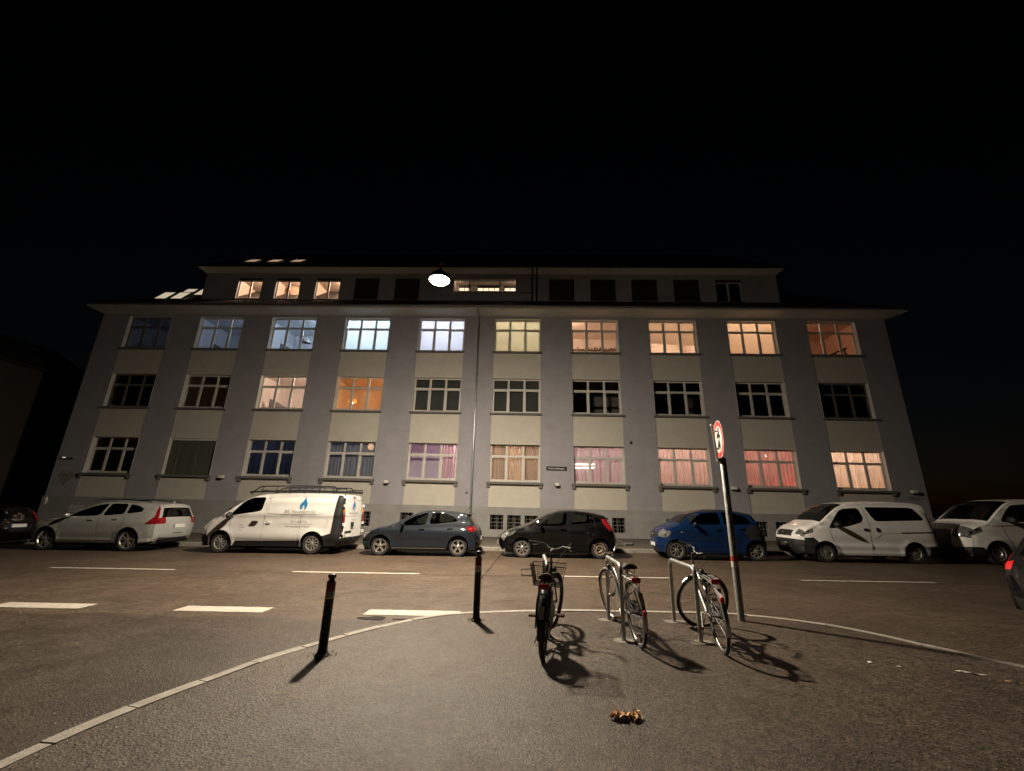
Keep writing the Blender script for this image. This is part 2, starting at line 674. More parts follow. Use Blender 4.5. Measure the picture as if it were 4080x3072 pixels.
# plinth with the barred cellar windows
cell = [(-8.6, -7.95), (-6.42, -5.75), (-1.82, -1.15), (-.95, -.27), (-.07, .6), (4.3, 4.94), (3.45, 4.1), (6.98, 7.65), (11.3, 11.93), (12.3, 12.95), (15.6, 16.25), (-12.9, -12.25), (-15.4, -14.75)]
mb = MB()
grid_wall(mb, XL - .05, XR + .05, -.6, ZPL, [(a, b, .44, 1.15) for a, b in cell], D - .05, .3)
bpart(mb, "plinth", M_plinth)
for a, b in cell:
    mb = MB()
    mb.box(a, b, D + .2, D + .24, .44, 1.15)
    w = bpart(mb, "cellar_window", glass("cellar_glass", (.03, .03, .03), .5))
    mb = MB()
    for k in range(4):
        xx = a + (b - a) * (k + .5) / 4
        mb.tube([(xx, D + .02, .44), (xx, D + .02, 1.15)], .011, 6)
    for zz in (.62, .97):
        mb.tube([(a, D + .02, zz), (b, D + .02, zz)], .011, 6)
    mb.xf(IB)
    mb.build("grille", mat("pale_iron", (.15, .145, .13), .6, metal=.3, var=.2, vscale=20), w)
    mb = MB()
    mb.box((a + b) / 2 - .03, (a + b) / 2 + .03, D + .16, D + .195, .44, 1.15)
    mb.box(a, b, D + .165, D + .198, .76, .81)
    mb.xf(IB)
    mb.build("frame", mat("cellar_frame", (.10, .095, .085), .6, var=.2), w)

# room interiors: colour of walls, lamp colour, lamp strength, what hangs in the window
WARM, PINK, BLUE, CREAM, ORNG = (1, .70, .50), (1, .58, .46), (.74, .85, 1), (1, .86, .58), (1, .5, .2)
ROOMS = {
    (3, 0): (BLUE, 16, (.45, .45, .5), 'plants'), (3, 1): (BLUE, 120, (.62, .63, .7), 'beam'), (3, 2): (BLUE, 420, (.72, .75, .8), 'beam_lamp'),
    (3, 3): ((.74, .90, 1), 640, (.86, .88, .9), 'sheer'), (3, 4): ((.84, .84, 1), 560, (.86, .85, .9), 'sheer'), (3, 5): ((1, .84, .62), 135, (.8, .77, .66), 'blind'),
    (3, 6): (WARM, 400, (.8, .68, .6), 'shelf'), (3, 7): (WARM, 105, (.8, .69, .6), 'half'), (3, 8): (WARM, 140, (.85, .72, .62), 'blind'), (3, 9): ((1, .58, .38), 130, (.6, .44, .34), 'stairs'),
    (2, 0): None, (2, 1): (WARM, 10, (.42, .36, .3), 'plants'), (2, 2): ((1, .74, .60), 620, (.82, .74, .68), 'beam'), (2, 3): ((1, .56, .30), 330, (.8, .62, .46), 'lamp'),
    (2, 4): ('grey',), (2, 5): ('grey',), (2, 6): None, (2, 7): None, (2, 8): None, (2, 9): None,
    (1, 0): ('net',), (1, 1): ('slats',), (1, 2): ((.72, .78, 1), 6, (.5, .5, .56), 'curtain_blue'), (1, 3): ((.72, .78, 1), 7, (.5, .5, .56), 'curtain_shade'),
    (1, 4): ((1, .70, .72), 260, (.76, .67, .76), 'side_sheer'), (1, 5): ((1, .74, .58), 62, (.75, .64, .54), 'drape'), (1, 6): ((1, .76, .72), 75, (.75, .66, .64), 'curtain_lamp'),
    (1, 7): ((1, .70, .60), 125, (.8, .69, .64), 'curtain'), (1, 8): ((1, .64, .54), 76, (.8, .64, .6), 'curtain_red'), (1, 9): ((1, .74, .56), 150, (.85, .75, .66), 'curtain'),
}


def pleats(x0, x1, z0, z1, y, m, amp=.022, wl=.19, name="curtain"):
    n = int((x1 - x0) / (wl / 6)) + 1
    vs, fs = [], []
    ph = rnd.uniform(0, 6)
    for i in range(n + 1):
        xx = x0 + (x1 - x0) * i / n
        o_ = amp * (sin(2 * pi * xx / wl + ph + .9 * sin(xx * 3.1)) + .4 * sin(2 * pi * xx / (wl * 2.7)))
        vs += [(xx, y + o_ * 1.15, z0), (xx, y + o_, (z0 + z1) / 2), (xx, y + o_ * .7, z1)]
        if i:
            a = 3 * (i - 1)
            fs += [(a, a + 3, a + 4, a + 1), (a + 1, a + 4, a + 5, a + 2)]
    mb = MB().add(vs, fs)
    return bpart(mb, name, m, bld, True)


def window(i, row, rows=ROWS):
    z0, z1 = rows[row]
    cx = bay(i)
    x0, x1 = cx - HW, cx + HW
    yf = D + .2
    tr = z1 - .62
    mb = MB()
    F_ = .065
    mb.box(x0, x0 + F_, yf, yf + .07, z0, z1)
    mb.box(x1 - F_, x1, yf, yf + .07, z0, z1)
    mb.box(x0 + F_, x1 - F_, yf + .002, yf + .072, z0, z0 + F_ + .01)
    mb.box(x0 + F_, x1 - F_, yf + .002, yf + .072, z1 - F_, z1)
    t1, t2 = x0 + .89, x1 - .89
    for t in (t1, t2):
        mb.box(t - .045, t + .045, yf - .006, yf + .068, z0 + F_ + .01, z1 - F_)
    mb.box(x0 + F_, x1 - F_, yf - .012, yf + .06, tr - .045, tr + .045)
    cells = []
    for a, b in ((x0 + F_, t1 - .045), (t1 + .045, t2 - .045), (t2 + .045, x1 - F_)):
        cells.append((a, b, tr + .045, z1 - F_, .012))
        cells.append((a, b, z0 + F_ + .01, tr - .045, .042 if not (a > t1 and b < t2) else .02))
    panes = []
    for a, b, c, d, w in cells:
        mb.box(a, a + w, yf + .008, yf + .055, c, d)
        mb.box(b - w, b, yf + .008, yf + .055, c, d)
        mb.box(a + w, b - w, yf + .01, yf + .057, c, c + w)
        mb.box(a + w, b - w, yf + .01, yf + .057, d - w, d)
        panes.append((a + w, b - w, c + w, d - w))
    wo = bpart(mb, "window", M_frame if (row, i) not in ((2, 0), (2, 9), (3, 0), (1, 1)) else mat("dimmed_window_paint", (.13, .115, .10), .5, var=.12))  # darker frames; at the end bays light falloff is put into the colour
    for a, b, c, d in panes:
        p = MB().add([(a, yf + .035, c), (b, yf + .035, c), (b, yf + .035, d), (a, yf + .035, d)], [(0, 1, 2, 3)])
        bpart(p, "pane", M_glass, wo)
    # sill
    mb = MB()
    if row == 1:
        mb.box(x0 - .13, x1 + .13, D - .14, D + .2, z0 - .14, z0 - .03, .015)
        so = bpart(mb, "sill", M_sill)
        for xx in (x0 - .02, x1 + .02):
            mb = MB().box(xx - .09, xx + .09, D - .1, D - .001, z0 - .29, z0 - .14, .01)
            bpart(mb, "bracket", M_sill, so)
    else:
        mb.box(x0 - .09, x1 + .09, D - .13, D + .2, z0 - .12, z0 - .02, .015)
        bpart(mb, "sill", M_sill)
    # pale reveal lining
    mb = MB()
    for a, b in ((x0 + .002, x0 + .014), (x1 - .014, x1 - .002)):
        mb.box(a, b, D - .012, yf, z0 - .02, z1)
    mb.box(x0 + .014, x1 - .014, D - .012, yf, z1 - .014, z1 - .002)
    bpart(mb, "reveal", M_reveal)
    spec = ROOMS[(row, i)]
    # the room behind: inner faces only
    Y0, Y1 = D + .33, D + 3.8
    rx0, rx1, rz0, rz1 = cx - 2.15, cx + 2.15, z0 - .9, z1 + .38
    wallc = spec[2] if spec and len(spec) > 1 else (.22, .21, .2)
    M_r = mat("room_paint_%d_%d" % (row, i), wallc, .9, var=.05, vscale=1.5)
    mb = MB()
    mb.add([(rx0, Y1, rz0), (rx1, Y1, rz0), (rx1, Y1, rz1), (rx0, Y1, rz1)], [(0, 1, 2, 3)])
    mb.add([(rx0, Y0, rz0), (rx0, Y1, rz0), (rx0, Y1, rz1), (rx0, Y0, rz1)], [(0, 1, 2, 3)])
    mb.add([(rx1, Y0, rz0), (rx1, Y0, rz1), (rx1, Y1, rz1), (rx1, Y1, rz0)], [(0, 1, 2, 3)])
    mb.add([(rx0, Y0, rz1), (rx0, Y1, rz1), (rx1, Y1, rz1), (rx1, Y0, rz1)], [(0, 1, 2, 3)])
    mb.add([(rx0, Y0, rz0), (rx1, Y0, rz0), (rx1, Y1, rz0), (rx0, Y1, rz0)], [(0, 1, 2, 3)])
    for a, b, c, d in ((rx0, x0, rz0, rz1), (x1, rx1, rz0, rz1), (x0, x1, rz0, z0), (x0, x1, z1, rz1)):
        mb.add([(a, Y0, c), (b, Y0, c), (b, Y0, d), (a, Y0, d)], [(0, 3, 2, 1)])
    bpart(mb, "room", M_r)
    if not spec:
        return
    kind = spec[-1]
    if kind == 'net':
        pleats(x0 - .05, x1 + .05, z0 - .05, z1 + .1, D + .42, cloth("dim_net", (.3, .31, .29), .3))
        return
    if kind == 'slats':
        # closed folding shutters in front of the frame
        for k in range(5):
            w_ = (x1 - x0 - .06) / 5
            xx = x0 + .03 + k * w_
            mb = MB().box(xx + .005, xx + w_ - .005, D + .15 + .012 * (k % 2), D + .18 + .012 * (k % 2), z0, z1 - .12, .006)
            bpart(mb, "shutter_panel", mat("shutter_olive", (.085, .088, .07), .55, var=.12, vscale=3))
        bpart(MB().box(x0 + .02, x1 - .02, D + .06, D + .19, z1 - .118, z1 - .016), "shutter_box", M_reveal)
        return
    if kind == 'grey':
        mb = MB().add([(x0, D + .44, z0 - .05), (x1, D + .44, z0 - .05), (x1, D + .44, z1 + .1), (x0, D + .44, z1 + .1)], [(0, 1, 2, 3)])
        bpart(mb, "roller_blind", cloth("blind_grey", (.10, .105, .10), .2, .25))
        return
    lc, ls = spec[0], spec[1]
    if kind.split('_')[0] in ('curtain', 'blind', 'sheer', 'drape', 'half'):
        spots = [(cx - .8, D + 2.1), (cx + .8, D + 2.1)]        # hidden behind the fabric
    else:
        spots = [(cx + (1.92 if i <= 4 else -1.92), D + .62)]    # beside the window, behind the pier
    for q, yl in spots:
        mb = MB().ball((q, yl, z1 - .1), .13, 10, 6)
        bpart(mb, "room_light", emitter("bulb_%d_%d" % (row, i), lc, ls))
    yc = D + .44
    if kind == 'blind':
        mb = MB().add([(x0 - .05, yc, z0 - .05), (x1 + .05, yc, z0 - .05), (x1 + .05, yc, z1 + .1), (x0 - .05, yc, z1 + .1)], [(0, 1, 2, 3)])
        bpart(mb, "roller_blind", cloth("blind_cloth_%d" % i, (.78, .74, .64) if i == 5 else (.8, .7, .58), .55, .04))
    elif kind == 'sheer':
        mb = MB()
        n = 46
        for k in range(n):
            zz = z0 + (z1 - z0) * k / n
            mb.add([(x0, yc, zz), (x1, yc, zz), (x1, yc + .03, zz + .068), (x0, yc + .03, zz + .068)], [(0, 1, 2, 3)])
        b = bpart(mb, "venetian_blind", cloth("slat_white", (.8, .82, .85), .5, .05))
        b["kind"] = "stuff"
    elif kind == 'half':
        mb = MB().add([(x0 - .05, yc, z0 + .75), (x1 + .05, yc, z0 + .62), (x1 + .05, yc, z1 + .1), (x0 - .05, yc, z1 + .1)], [(0, 1, 2, 3)])
        bpart(mb, "roller_blind", cloth("blind_peach", (.8, .68, .56), .5, .06))
    elif kind.startswith('curtain'):
        cc = {'curtain_blue': (.40, .42, .52), 'curtain_shade': (.42, .43, .53), 'curtain_lamp': (.74, .6, .62), 'curtain': (.8, .68, .62), 'curtain_red': (.78, .58, .52)}[kind]
        if kind == 'curtain_lamp':
            pleats(x0 - .05, cx + .15, z0 - .05, z1 + .1, yc, cloth("c_" + kind, cc, .5))
            pleats(cx + .1, x1 + .05, z0 - .05, z1 + .1, yc + .08, cloth("c_" + kind, cc, .5))
            for zz in (z0 + 1.0, z0 + .82):
                o = bpart(MB().tube([(x0 + .1, D + .375, zz), (cx - .35, D + .375, zz), (cx - .2, D + .375, zz + .03)], .022, 6), "light_tube", emitter("tube_white", (1, .93, .85), 4.5))
        else:
            pleats(x0 - .05, cx + .04, z0 - .05, z1 + .1, yc + .07, cloth("c_" + kind, cc, .5))
            pleats(cx + .02, x1 + .05, z0 - .05, z1 + .1, yc, cloth("c_" + kind, cc, .5))
        if kind == 'curtain_red':
            bpart(MB().ball((x1 - .35, D + .95, z0 + .15), .1, 10, 6), "red_lamp", emitter("red_bulb", (1, .06, .02), 16))
    elif kind == 'drape':
        pleats(x0 - .05, x0 + .95, z0 - .05, z1 + .1, yc, cloth("drape", (.62, .5, .42), .4), .04, .22)
        pleats(x1 - .95, x1 + .05, z0 - .05, z1 + .1, yc, cloth("drape", (.62, .5, .42), .4), .04, .22)
        pleats(x0 + .7, x1 - .7, z0 - .05, z1 + .1, yc + .1, cloth("inner_sheer", (.8, .68, .58), .6), .025, .12)
    elif kind == 'side_sheer':
        pleats(cx + .35, x1 + .05, z0 - .05, z1 + .1, yc, cloth("c_pink", (.85, .62, .66), .55))
        mb = MB().add([(x0, yc + .3, z0), (cx + .4, yc + .3, z0), (cx + .4, yc + .3, z1 - .62), (x0, yc + .3, z1 - .62)], [(0, 1, 2, 3)])
        bpart(mb, "roller_blind", cloth("blind_violet", (.66, .62, .72), .45, .08))
    elif kind == 'stairs':
        mb = MB()
        mb.tube([(cx - .2, D + .9, z0 + .1), (cx + 1.3, D + .9, z0 + .78)], .05, 6)
        mb.tube([(cx + .1, D + .95, z0 - .05), (cx + 1.3, D + .95, z0 + .46)], .04, 6)
        for k in range(5):
            xx = cx + .1 + k * .27
            mb.box(xx - .025, xx + .025, D + .88, D + .93, z0 - .1, z0 + .25 + k * .12)
        bpart(mb, "stair_rail", M_black)
    elif kind == 'shelf':
        mb = MB().box(x0, x1, D + .55, D + .8, z0 + .36, z0 + .39)
        for k in range(16):
            xx = x0 + .08 + k * .16
            hh = rnd.uniform(.06, .17)
            mb.box(xx, xx + rnd.uniform(.05, .12), D + .6, D + .72, z0 + .39, z0 + .39 + hh)
        for k in range(12):
            xx = x0 + .8 + k * .13
            mb.tube([(xx, D + .62, z0 + .1), (xx, D + .62, z0 + .33)], .018, 6)
        bpart(mb, "shelf", mat("shelf_ware", (.25, .17, .12), .5, var=.4, vscale=7))
    if kind == 'plants':
        mb = MB()
        for k in range(70):
            px, pz = rnd.uniform(x0 + .1, x1 - .1), z0 + abs(rnd.gauss(0, .35))
            a_ = rnd.uniform(0, 6.28)
            l_ = rnd.uniform(.08, .22)
            py = D + rnd.uniform(.42, .7)
            mb.add([(px, py, pz), (px + l_ * cos(a_) * .6 - .02, py, pz + l_ * abs(sin(a_)) * .5), (px + l_ * cos(a_), py - .03, pz + l_ * sin(a_)), (px + l_ * cos(a_) * .6 + .02, py, pz + l_ * .2)], [(0, 1, 2, 3)])
        o = bpart(mb, "house_plant", mat("plant_leaf", (.05, .07, .05), .6, var=.3, vscale=9))
        o["kind"] = "stuff"
    if kind in ('beam', 'beam_lamp'):
        # sloping partition edge seen against the ceiling
        mb = MB().prism([(x0 - .3, z0 + 1.0), (x1 - .1, z0 - .4), (x1 - .4, z0 - .6), (x0 - .3, z0 - .6)], D + 1.6, D + 1.8)
        bpart(mb, "partition", mat("partition_paint_%d" % i, (.3, .28, .33) if row == 3 else (.75, .66, .6), .9, var=.05))


for row in (3, 2, 1):
    for i in range(10):
        window(i, row)
# cream spandrels
zz = [(ZPL, ROWS[1][0] - .03), (ROWS[1][1], ROWS[2][0] - .02), (ROWS[2][1], ROWS[3][0] - .02)]
for i in range(10):
    for a, b in zz:
        mb = MB().box(bay(i) - HW + .002, bay(i) + HW - .002, D + .03, D + .3, a + .002, b)
        bpart(mb, "spandrel_panel", M_panel)

# lamps hanging in three of the rooms
def pendant(label, x, y, z, top, prof, m, glow=None, cat="lamp"):
    r_ = thing("pendant_lamp", label, cat, (x, y, z))
    MB().lathe(prof, 24).build("shade", m, r_, True)
    MB().tube([(0, 0, prof[-1][1]), (0, 0, top - z)], .008, 5).build("cord", M_black, r_)
    if glow:
        MB().ball((0, 0, .03), .06, 10, 6).build("bulb", glow, r_, True)
    return r_


dome = [(.26, 0), (.25, .07), (.20, .17), (.12, .25), (.04, .29), (.035, .36)]
pendant("grey dome lamp hanging in the pale blue top-floor window", bay(2) + .35, D + .95, ROWS[3][0] + .78, ROWS[3][1] + .37, dome, mat("lamp_enamel", (.22, .22, .23), .4, var=.06))
drum = [(.24, 0), (.24, .005), (.22, .22), (.05, .23), (.01, .235)]
pendant("glowing orange drum lamp in the orange first-floor window", bay(3) - .62, D + .8, ROWS[2][0] + .58, ROWS[2][1] + .37, drum, cloth("drum_cloth", (.8, .42, .14), .6), emitter("drum_bulb", (1, .72, .38), 26))
pap = [(.03, 0), (.13, .03), (.18, .12), (.19, .2), (.15, .3), (.08, .36), (.02, .38)]
pendant("small warm paper lantern in the blue-curtained ground-floor window", bay(3) + .92, D + .36, ROWS[1][1] - .42, ROWS[1][1] + .37, [(a * .85, b) for a, b in pap], emitter("lantern_paper", (1, .62, .38), .75))

# eaves, gutter, main roof
EX0, EX1, EY, EZ = -25.98, 20.62, 21.3, 12.46
mb = MB()
mb.add([(EX0, EY, 12.30), (EX1, EY, 12.30), (XR, D, ZTOP), (XL, D, ZTOP)], [(0, 3, 2, 1)])
mb.add([(EX0, EY, 12.30), (XL, D, ZTOP), (XL, D + 14, ZTOP), (EX0, D + 14, 12.30)], [(0, 1, 2, 3)])
mb.add([(EX1, EY, 12.30), (EX1, D + 14, 12.30), (XR, D + 14, ZTOP), (XR, D, ZTOP)], [(0, 1, 2, 3)])
bpart(mb, "soffit", M_soffit)
mb = MB().box(EX0 - .02, EX1 + .02, EY - .02, EY + .02, 12.29, EZ)
bpart(mb, "fascia", M_soffit)
mb = MB()
prof = [(-.075 * cos(a), -.075 * sin(a)) for a in [pi * k / 6 for k in range(7)]]
vs = [(EX0 - .05, EY - .1 + p, 12.44 + q) for p, q in prof] + [(EX1 + .05, EY - .1 + p, 12.44 + q) for p, q in prof]
mb.add(vs, [(k, k + 1, k + 8, k + 7) for k in range(6)])
bpart(mb, "gutter", mat("old_zinc", (.14, .14, .14), .5, metal=.6, var=.2, vscale=6), bld, True)
TS = math.tan(radians(38))
RY = 29.0
RZ = EZ + (RY - EY) * TS
mb = MB()
hx = 6.5
mb.add([(EX0, EY, EZ), (EX1, EY, EZ), (EX1 - hx, RY, RZ), (EX0 + hx, RY, RZ)], [(0, 1, 2, 3)])
mb.add([(EX0, EY, EZ), (EX0 + hx, RY, RZ), (EX0, 2 * RY - EY, EZ)], [(0, 1, 2)])
mb.add([(EX1, EY, EZ), (EX1, 2 * RY - EY, EZ), (EX1 - hx, RY, RZ)], [(0, 1, 2)])
mb.add([(EX0, 2 * RY - EY, EZ), (EX0 + hx, RY, RZ), (EX1 - hx, RY, RZ), (EX1, 2 * RY - EY, EZ)], [(0, 1, 2, 3)])
mb.box(EX0, EX1, EY + .02, EY + .06, EZ - .14, EZ)
main_roof = bpart(mb, "roof", M_roof)

# attic storey (set back), measured on its own front plane
AY = 22.6
AS = AY / 23.0


def az(z):
    return 1.583 + (z - 1.583) * AS


AX0, AX1 = -20.75 * AS, 15.05 * AS
AZ0, AZ1 = 12.9, az(15.55)
awin = [-18.55, -16.08, -13.50, -11.0, -8.43, 1.22, 3.75, 6.27, 8.82, 11.36]
aw = [(x * AS, (x + 1.56) * AS) for x in awin]
WZ0, WZ1 = az(13.72), az(15.21)
LX0, LX1, LZ0, LZ1 = -4.72 * AS, -.85 * AS, az(14.27), az(15.19)
mb = MB()
grid_wall(mb, AX0, AX1, AZ0, AZ1, [(a, b, WZ0, WZ1) for a, b in aw] + [(LX0, LX1, LZ0, LZ1)], AY, .25)
mb.add([(AX0, AY, AZ0), (AX0, AY, AZ1), (AX0, AY + 6, AZ1), (AX0, AY + 6, AZ0)], [(0, 1, 2, 3)])
mb.add([(AX1, AY, AZ0), (AX1, AY + 6, AZ0), (AX1, AY + 6, AZ1), (AX1, AY, AZ1)], [(0, 1, 2, 3)])
bpart(mb, "attic_wall", M_attic)
mb = MB()
mb.add([(AX0 - .35, AY - .4, AZ1 + .2), (AX1 + .35, AY - .4, AZ1 + .2), (AX1, AY, AZ1), (AX0, AY, AZ1)], [(0, 3, 2, 1)])
mb.add([(AX0 - .35, AY - .4, AZ1 + .2), (AX0, AY, AZ1), (AX0, AY + 6, AZ1), (AX0 - .35, AY + 6, AZ1 + .2)], [(0, 1, 2, 3)])
mb.box(AX0 - .37, AX1 + .37, AY - .42, AY - .38, AZ1 + .19, AZ1 + .27)
bpart(mb, "attic_soffit", M_soffit)
ARZ = AZ1 + .3
AT = math.tan(radians(40))
mb = MB()
mb.add([(AX0 - .38, AY - .43, ARZ), (AX1 + .38, AY - .43, ARZ), (AX1 - 1.5, AY + 4.2, ARZ + 4.63 * AT), (AX0 + 1.5, AY + 4.2, ARZ + 4.63 * AT)], [(0, 1, 2, 3)])
mb.add([(AX0 - .38, AY - .43, ARZ), (AX0 + 1.5, AY + 4.2, ARZ + 4.63 * AT), (AX0 - .38, AY + 6, ARZ)], [(0, 1, 2)])
mb.add([(AX1 + .38, AY - .43, ARZ), (AX1 + .38, AY + 6, ARZ), (AX1 - 1.5, AY + 4.2, ARZ + 4.63 * AT)], [(0, 1, 2)])
mb.box(AX0 - .38, AX1 + .38, AY - .43, AY - .36, ARZ - .1, ARZ + .005)
bpart(mb, "attic_roof", M_roof)
for j, (a, b) in enumerate(aw):
    lit = j < 3
    yf = AY + .13
    mb = MB()
    c = (a + b) / 2
    h1 = WZ1 - .12
    mb.box(a, a + .06, yf, yf + .06, WZ0, h1)
    mb.box(b - .06, b, yf, yf + .06, WZ0, h1)
    mb.box(a + .06, b - .06, yf, yf + .061, WZ0, WZ0 + .07)
    mb.box(a + .06, b - .06, yf, yf + .061, h1 - .06, h1)
    mb.box(c - .055, c + .055, yf - .005, yf + .05, WZ0 + .07, h1 - .06)
    wo = bpart(mb, "attic_window", M_frame if (lit or j == 9) else M_dframe)
    for p, q in ((a + .06, c - .055), (c + .055, b - .06)):
        bpart(MB().add([(p, yf + .03, WZ0 + .07), (q, yf + .03, WZ0 + .07), (q, yf + .03, h1 - .06), (p, yf + .03, h1 - .06)], [(0, 1, 2, 3)]), "pane", M_glass, wo)
    bpart(MB().box(a, b, AY + .02, yf + .06, h1, WZ1), "shutter_box", M_dframe, wo)
    bpart(MB().box(a - .05, b + .05, AY - .06, yf, WZ0 - .05, WZ0), "sill", M_sill, wo)
    if not lit:
        if j != 9:
            for k in range(12):
                z_ = WZ0 + k * (h1 - WZ0) / 12
                bpart(MB().box(a + .01, b - .01, AY + .045, AY + .065, z_, z_ + (h1 - WZ0) / 12 - .008), "shutter_slat", mat("shutter_brown", (.03, .027, .025), .6, var=.15), wo)
        else:
            bpart(MB().box(a - .1, b + .1, AY + .5, AY + .55, WZ0 - .2, WZ1 + .1), "room", M_dark)
    else:
        mb = MB()
        r0, r1, rz0, rz1, y0, y1 = a - .45, b + .45, WZ0 - .7, WZ1 + .3, AY + .26, AY + 3.0
        mb.add([(r0, y1, rz0), (r1, y1, rz0), (r1, y1, rz1), (r0, y1, rz1)], [(0, 1, 2, 3)])
        mb.add([(r0, y0, rz0), (r0, y1, rz0), (r0, y1, rz1), (r0, y0, rz1)], [(0, 1, 2, 3)])
        mb.add([(r1, y0, rz0), (r1, y0, rz1), (r1, y1, rz1), (r1, y1, rz0)], [(0, 1, 2, 3)])
        mb.add([(r0, y0, rz1), (r0, y1, rz1), (r1, y1, rz1), (r1, y0, rz1)], [(0, 1, 2, 3)])
        mb.add([(r0, y0, rz0), (r1, y0, rz0), (r1, y1, rz0), (r0, y1, rz0)], [(0, 1, 2, 3)])
        for p, q, e, g in ((r0, a, rz0, rz1), (b, r1, rz0, rz1), (a, b, rz0, WZ0), (a, b, WZ1, rz1)):
            mb.add([(p, y0, e), (q, y0, e), (q, y0, g), (p, y0, g)], [(0, 3, 2, 1)])
        bpart(mb, "room", mat("attic_room_paint", (.82, .66, .54), .9, var=.06, vscale=1.5))
        bpart(MB().ball((b + .3, AY + .5, WZ1 + .02), .1, 10, 6), "wall_light", emitter("attic_bulb", (1, .68, .5), 900))
        mb = MB().prism([(a - .1, WZ1 + .2), (a + .5, WZ1 + .2), (b + .3, WZ0 + .1), (b + .3, WZ0 - .3), (c, WZ0 - .3)], AY + 1.4, AY + 1.5)
        if j == 1:
            bpart(mb, "roof_slope", mat("attic_slope_paint", (.72, .5, .38), .9, var=.05))
        if j == 2:
            bpart(MB().box(a + .12, c - .12, AY + 1.8, AY + 1.85, WZ0, WZ1 - .2), "inner_door", mat("inner_door_paint", (.7, .66, .58), .7, var=.1))
# loggia: back wall, lit inner windows, two posts
mb = MB()
y1 = AY + 1.0
mb.add([(LX0, y1, LZ0 - .9), (LX1, y1, LZ0 - .9), (LX1, y1, LZ1 + .12), (LX0, y1, LZ1 + .12)], [(0, 1, 2, 3)])
mb.add([(LX0, AY + .2, LZ0 - .9), (LX0, y1, LZ0 - .9), (LX0, y1, LZ1 + .12), (LX0, AY + .2, LZ1 + .12)], [(0, 1, 2, 3)])
mb.add([(LX1, AY + .2, LZ0 - .9), (LX1, AY + .2, LZ1 + .12), (LX1, y1, LZ1 + .12), (LX1, y1, LZ0 - .9)], [(0, 1, 2, 3)])
mb.add([(LX0, AY + .2, LZ1 + .12), (LX0, y1, LZ1 + .12), (LX1, y1, LZ1 + .12), (LX1, AY + .2, LZ1 + .12)], [(0, 1, 2, 3)])
mb.add([(LX0, AY + .2, LZ0 - .9), (LX1, AY + .2, LZ0 - .9), (LX1, y1, LZ0 - .9), (LX0, y1, LZ0 - .9)], [(0, 1, 2, 3)])
bpart(mb, "loggia", mat("loggia_paint", (.5, .42, .35), .9, var=.08, vscale=2))
for fx in (.14, .45, .64, .9):
    xx = LX0 + (LX1 - LX0) * fx
    wo = bpart(MB().box(xx - .38, xx + .38, y1 - .06, y1 - .01, LZ0 - .1, LZ0 + 1.02), "loggia_window", M_dframe)
    for p, q in ((xx - .34, xx - .02), (xx + .02, xx + .34)):
        bpart(MB().box(p, q, y1 - .075, y1 - .061, LZ0 + .62, LZ0 + .80), "pane", emitter("lit_loggia_pane", (1, .74, .48), 1.5), wo)
bpart(MB().ball((LX0 + .25, AY + .27, LZ1 + .06), .04, 8, 6), "loggia_light", emitter("loggia_bulb", (1, .72, .56), 130))
bpart(MB().ball((LX1 - .25, AY + .27, LZ1 + .06), .04, 8, 6), "loggia_light", MATS["loggia_bulb"])
for fx in (.24, .74):
    xx = LX0 + (LX1 - LX0) * fx
    bpart(MB().tube([(xx, AY + .35, LZ0 - .9), (xx, AY + .35, LZ1 + .12)], .045, 8), "post", M_iron)
bpart(MB().tube([(LX0 - .1, AY - .03, LZ0 + .02), (LX1 + 1.1, AY - .03, LZ0 - .03)], .025, 6), "handrail", M_iron)
# roof windows: four on the left slope, three above the attic
M_sky = emitter("lit_skylight_pane", (1, .84, .6), .55)


def skylight(cx, cyy, base_y, base_z, tan_, w, l, m, up=13):
    ang = math.atan(tan_)
    Mx = Matrix.Translation((cx, cyy, base_z + (cyy - base_y) * tan_)) @ Matrix.Rotation(ang, 4, 'X') @ Matrix.Translation((0, -l / 2, .02)) @ Matrix.Rotation(radians(up), 4, 'X') @ Matrix.Translation((0, l / 2, 0))
    mb = MB()
    for a, b, c, d in ((-w / 2 - .06, -w / 2, -l / 2 - .06, l / 2 + .06), (w / 2, w / 2 + .06, -l / 2 - .06, l / 2 + .06), (-w / 2, w / 2, -l / 2 - .06, -l / 2), (-w / 2, w / 2, l / 2, l / 2 + .06)):
        mb.box(a, b, c, d, .0, .07)
    mb.xf(Mx)
    f = bpart(mb, "roof_window", M_dframe)
    mb = MB().box(-w / 2, w / 2, -l / 2, l / 2, .02, .05).xf(Mx)
    bpart(mb, "pane", m, f)


for cx, cyy in ((-22.75, 22.75), (-21.75, 22.75), (-22.35, 23.85), (-21.35, 23.85)):
    skylight(cx, cyy, EY, EZ, TS, .72, .98, M_sky)
for cx in (-18.1, -16.6, -15.1):
    skylight(cx, AY + .7, AY - .43, ARZ, AT, .75, .9, emitter("lit_skylight_pane_b", (1, .66, .42), .4), 2)

# downpipes
pb = MB().tube(cr([(-2.9, EY - .1, 12.4), (-2.9, EY + .05, 12.15), (-2.88, D - .14, 11.7), (-2.87, D - .1, 11.3)], 5)[:-1] + [(-2.87, D - .1, 11.3), (-2.82, D - .1, 1.6), (-2.82, D - .12, .0)], .055, 10)
bpart(pb, "downpipe", M_zinc, bld, True)
for x_ in (.18, .46):
    pb = MB().tube([(x_ * AS, AY - .4, AZ1 + .2), (x_ * AS, AY - .1, AZ1 - .15), (x_ * AS, AY - .08, 13.35)], .05, 8)
    bpart(pb, "downpipe", mat("dark_pipe", (.03, .03, .03), .5, metal=.4, var=.1), bld, True)
# snow guard bars on the roof edge under the first attic windows
for a, b in ((-16.9, -14.9), (-14.0, -12.3)):
    bpart(MB().tube([(a, EY + .35, EZ + .36), (b, EY + .35, EZ + .38)], .04, 6), "snow_guard", M_zinc)

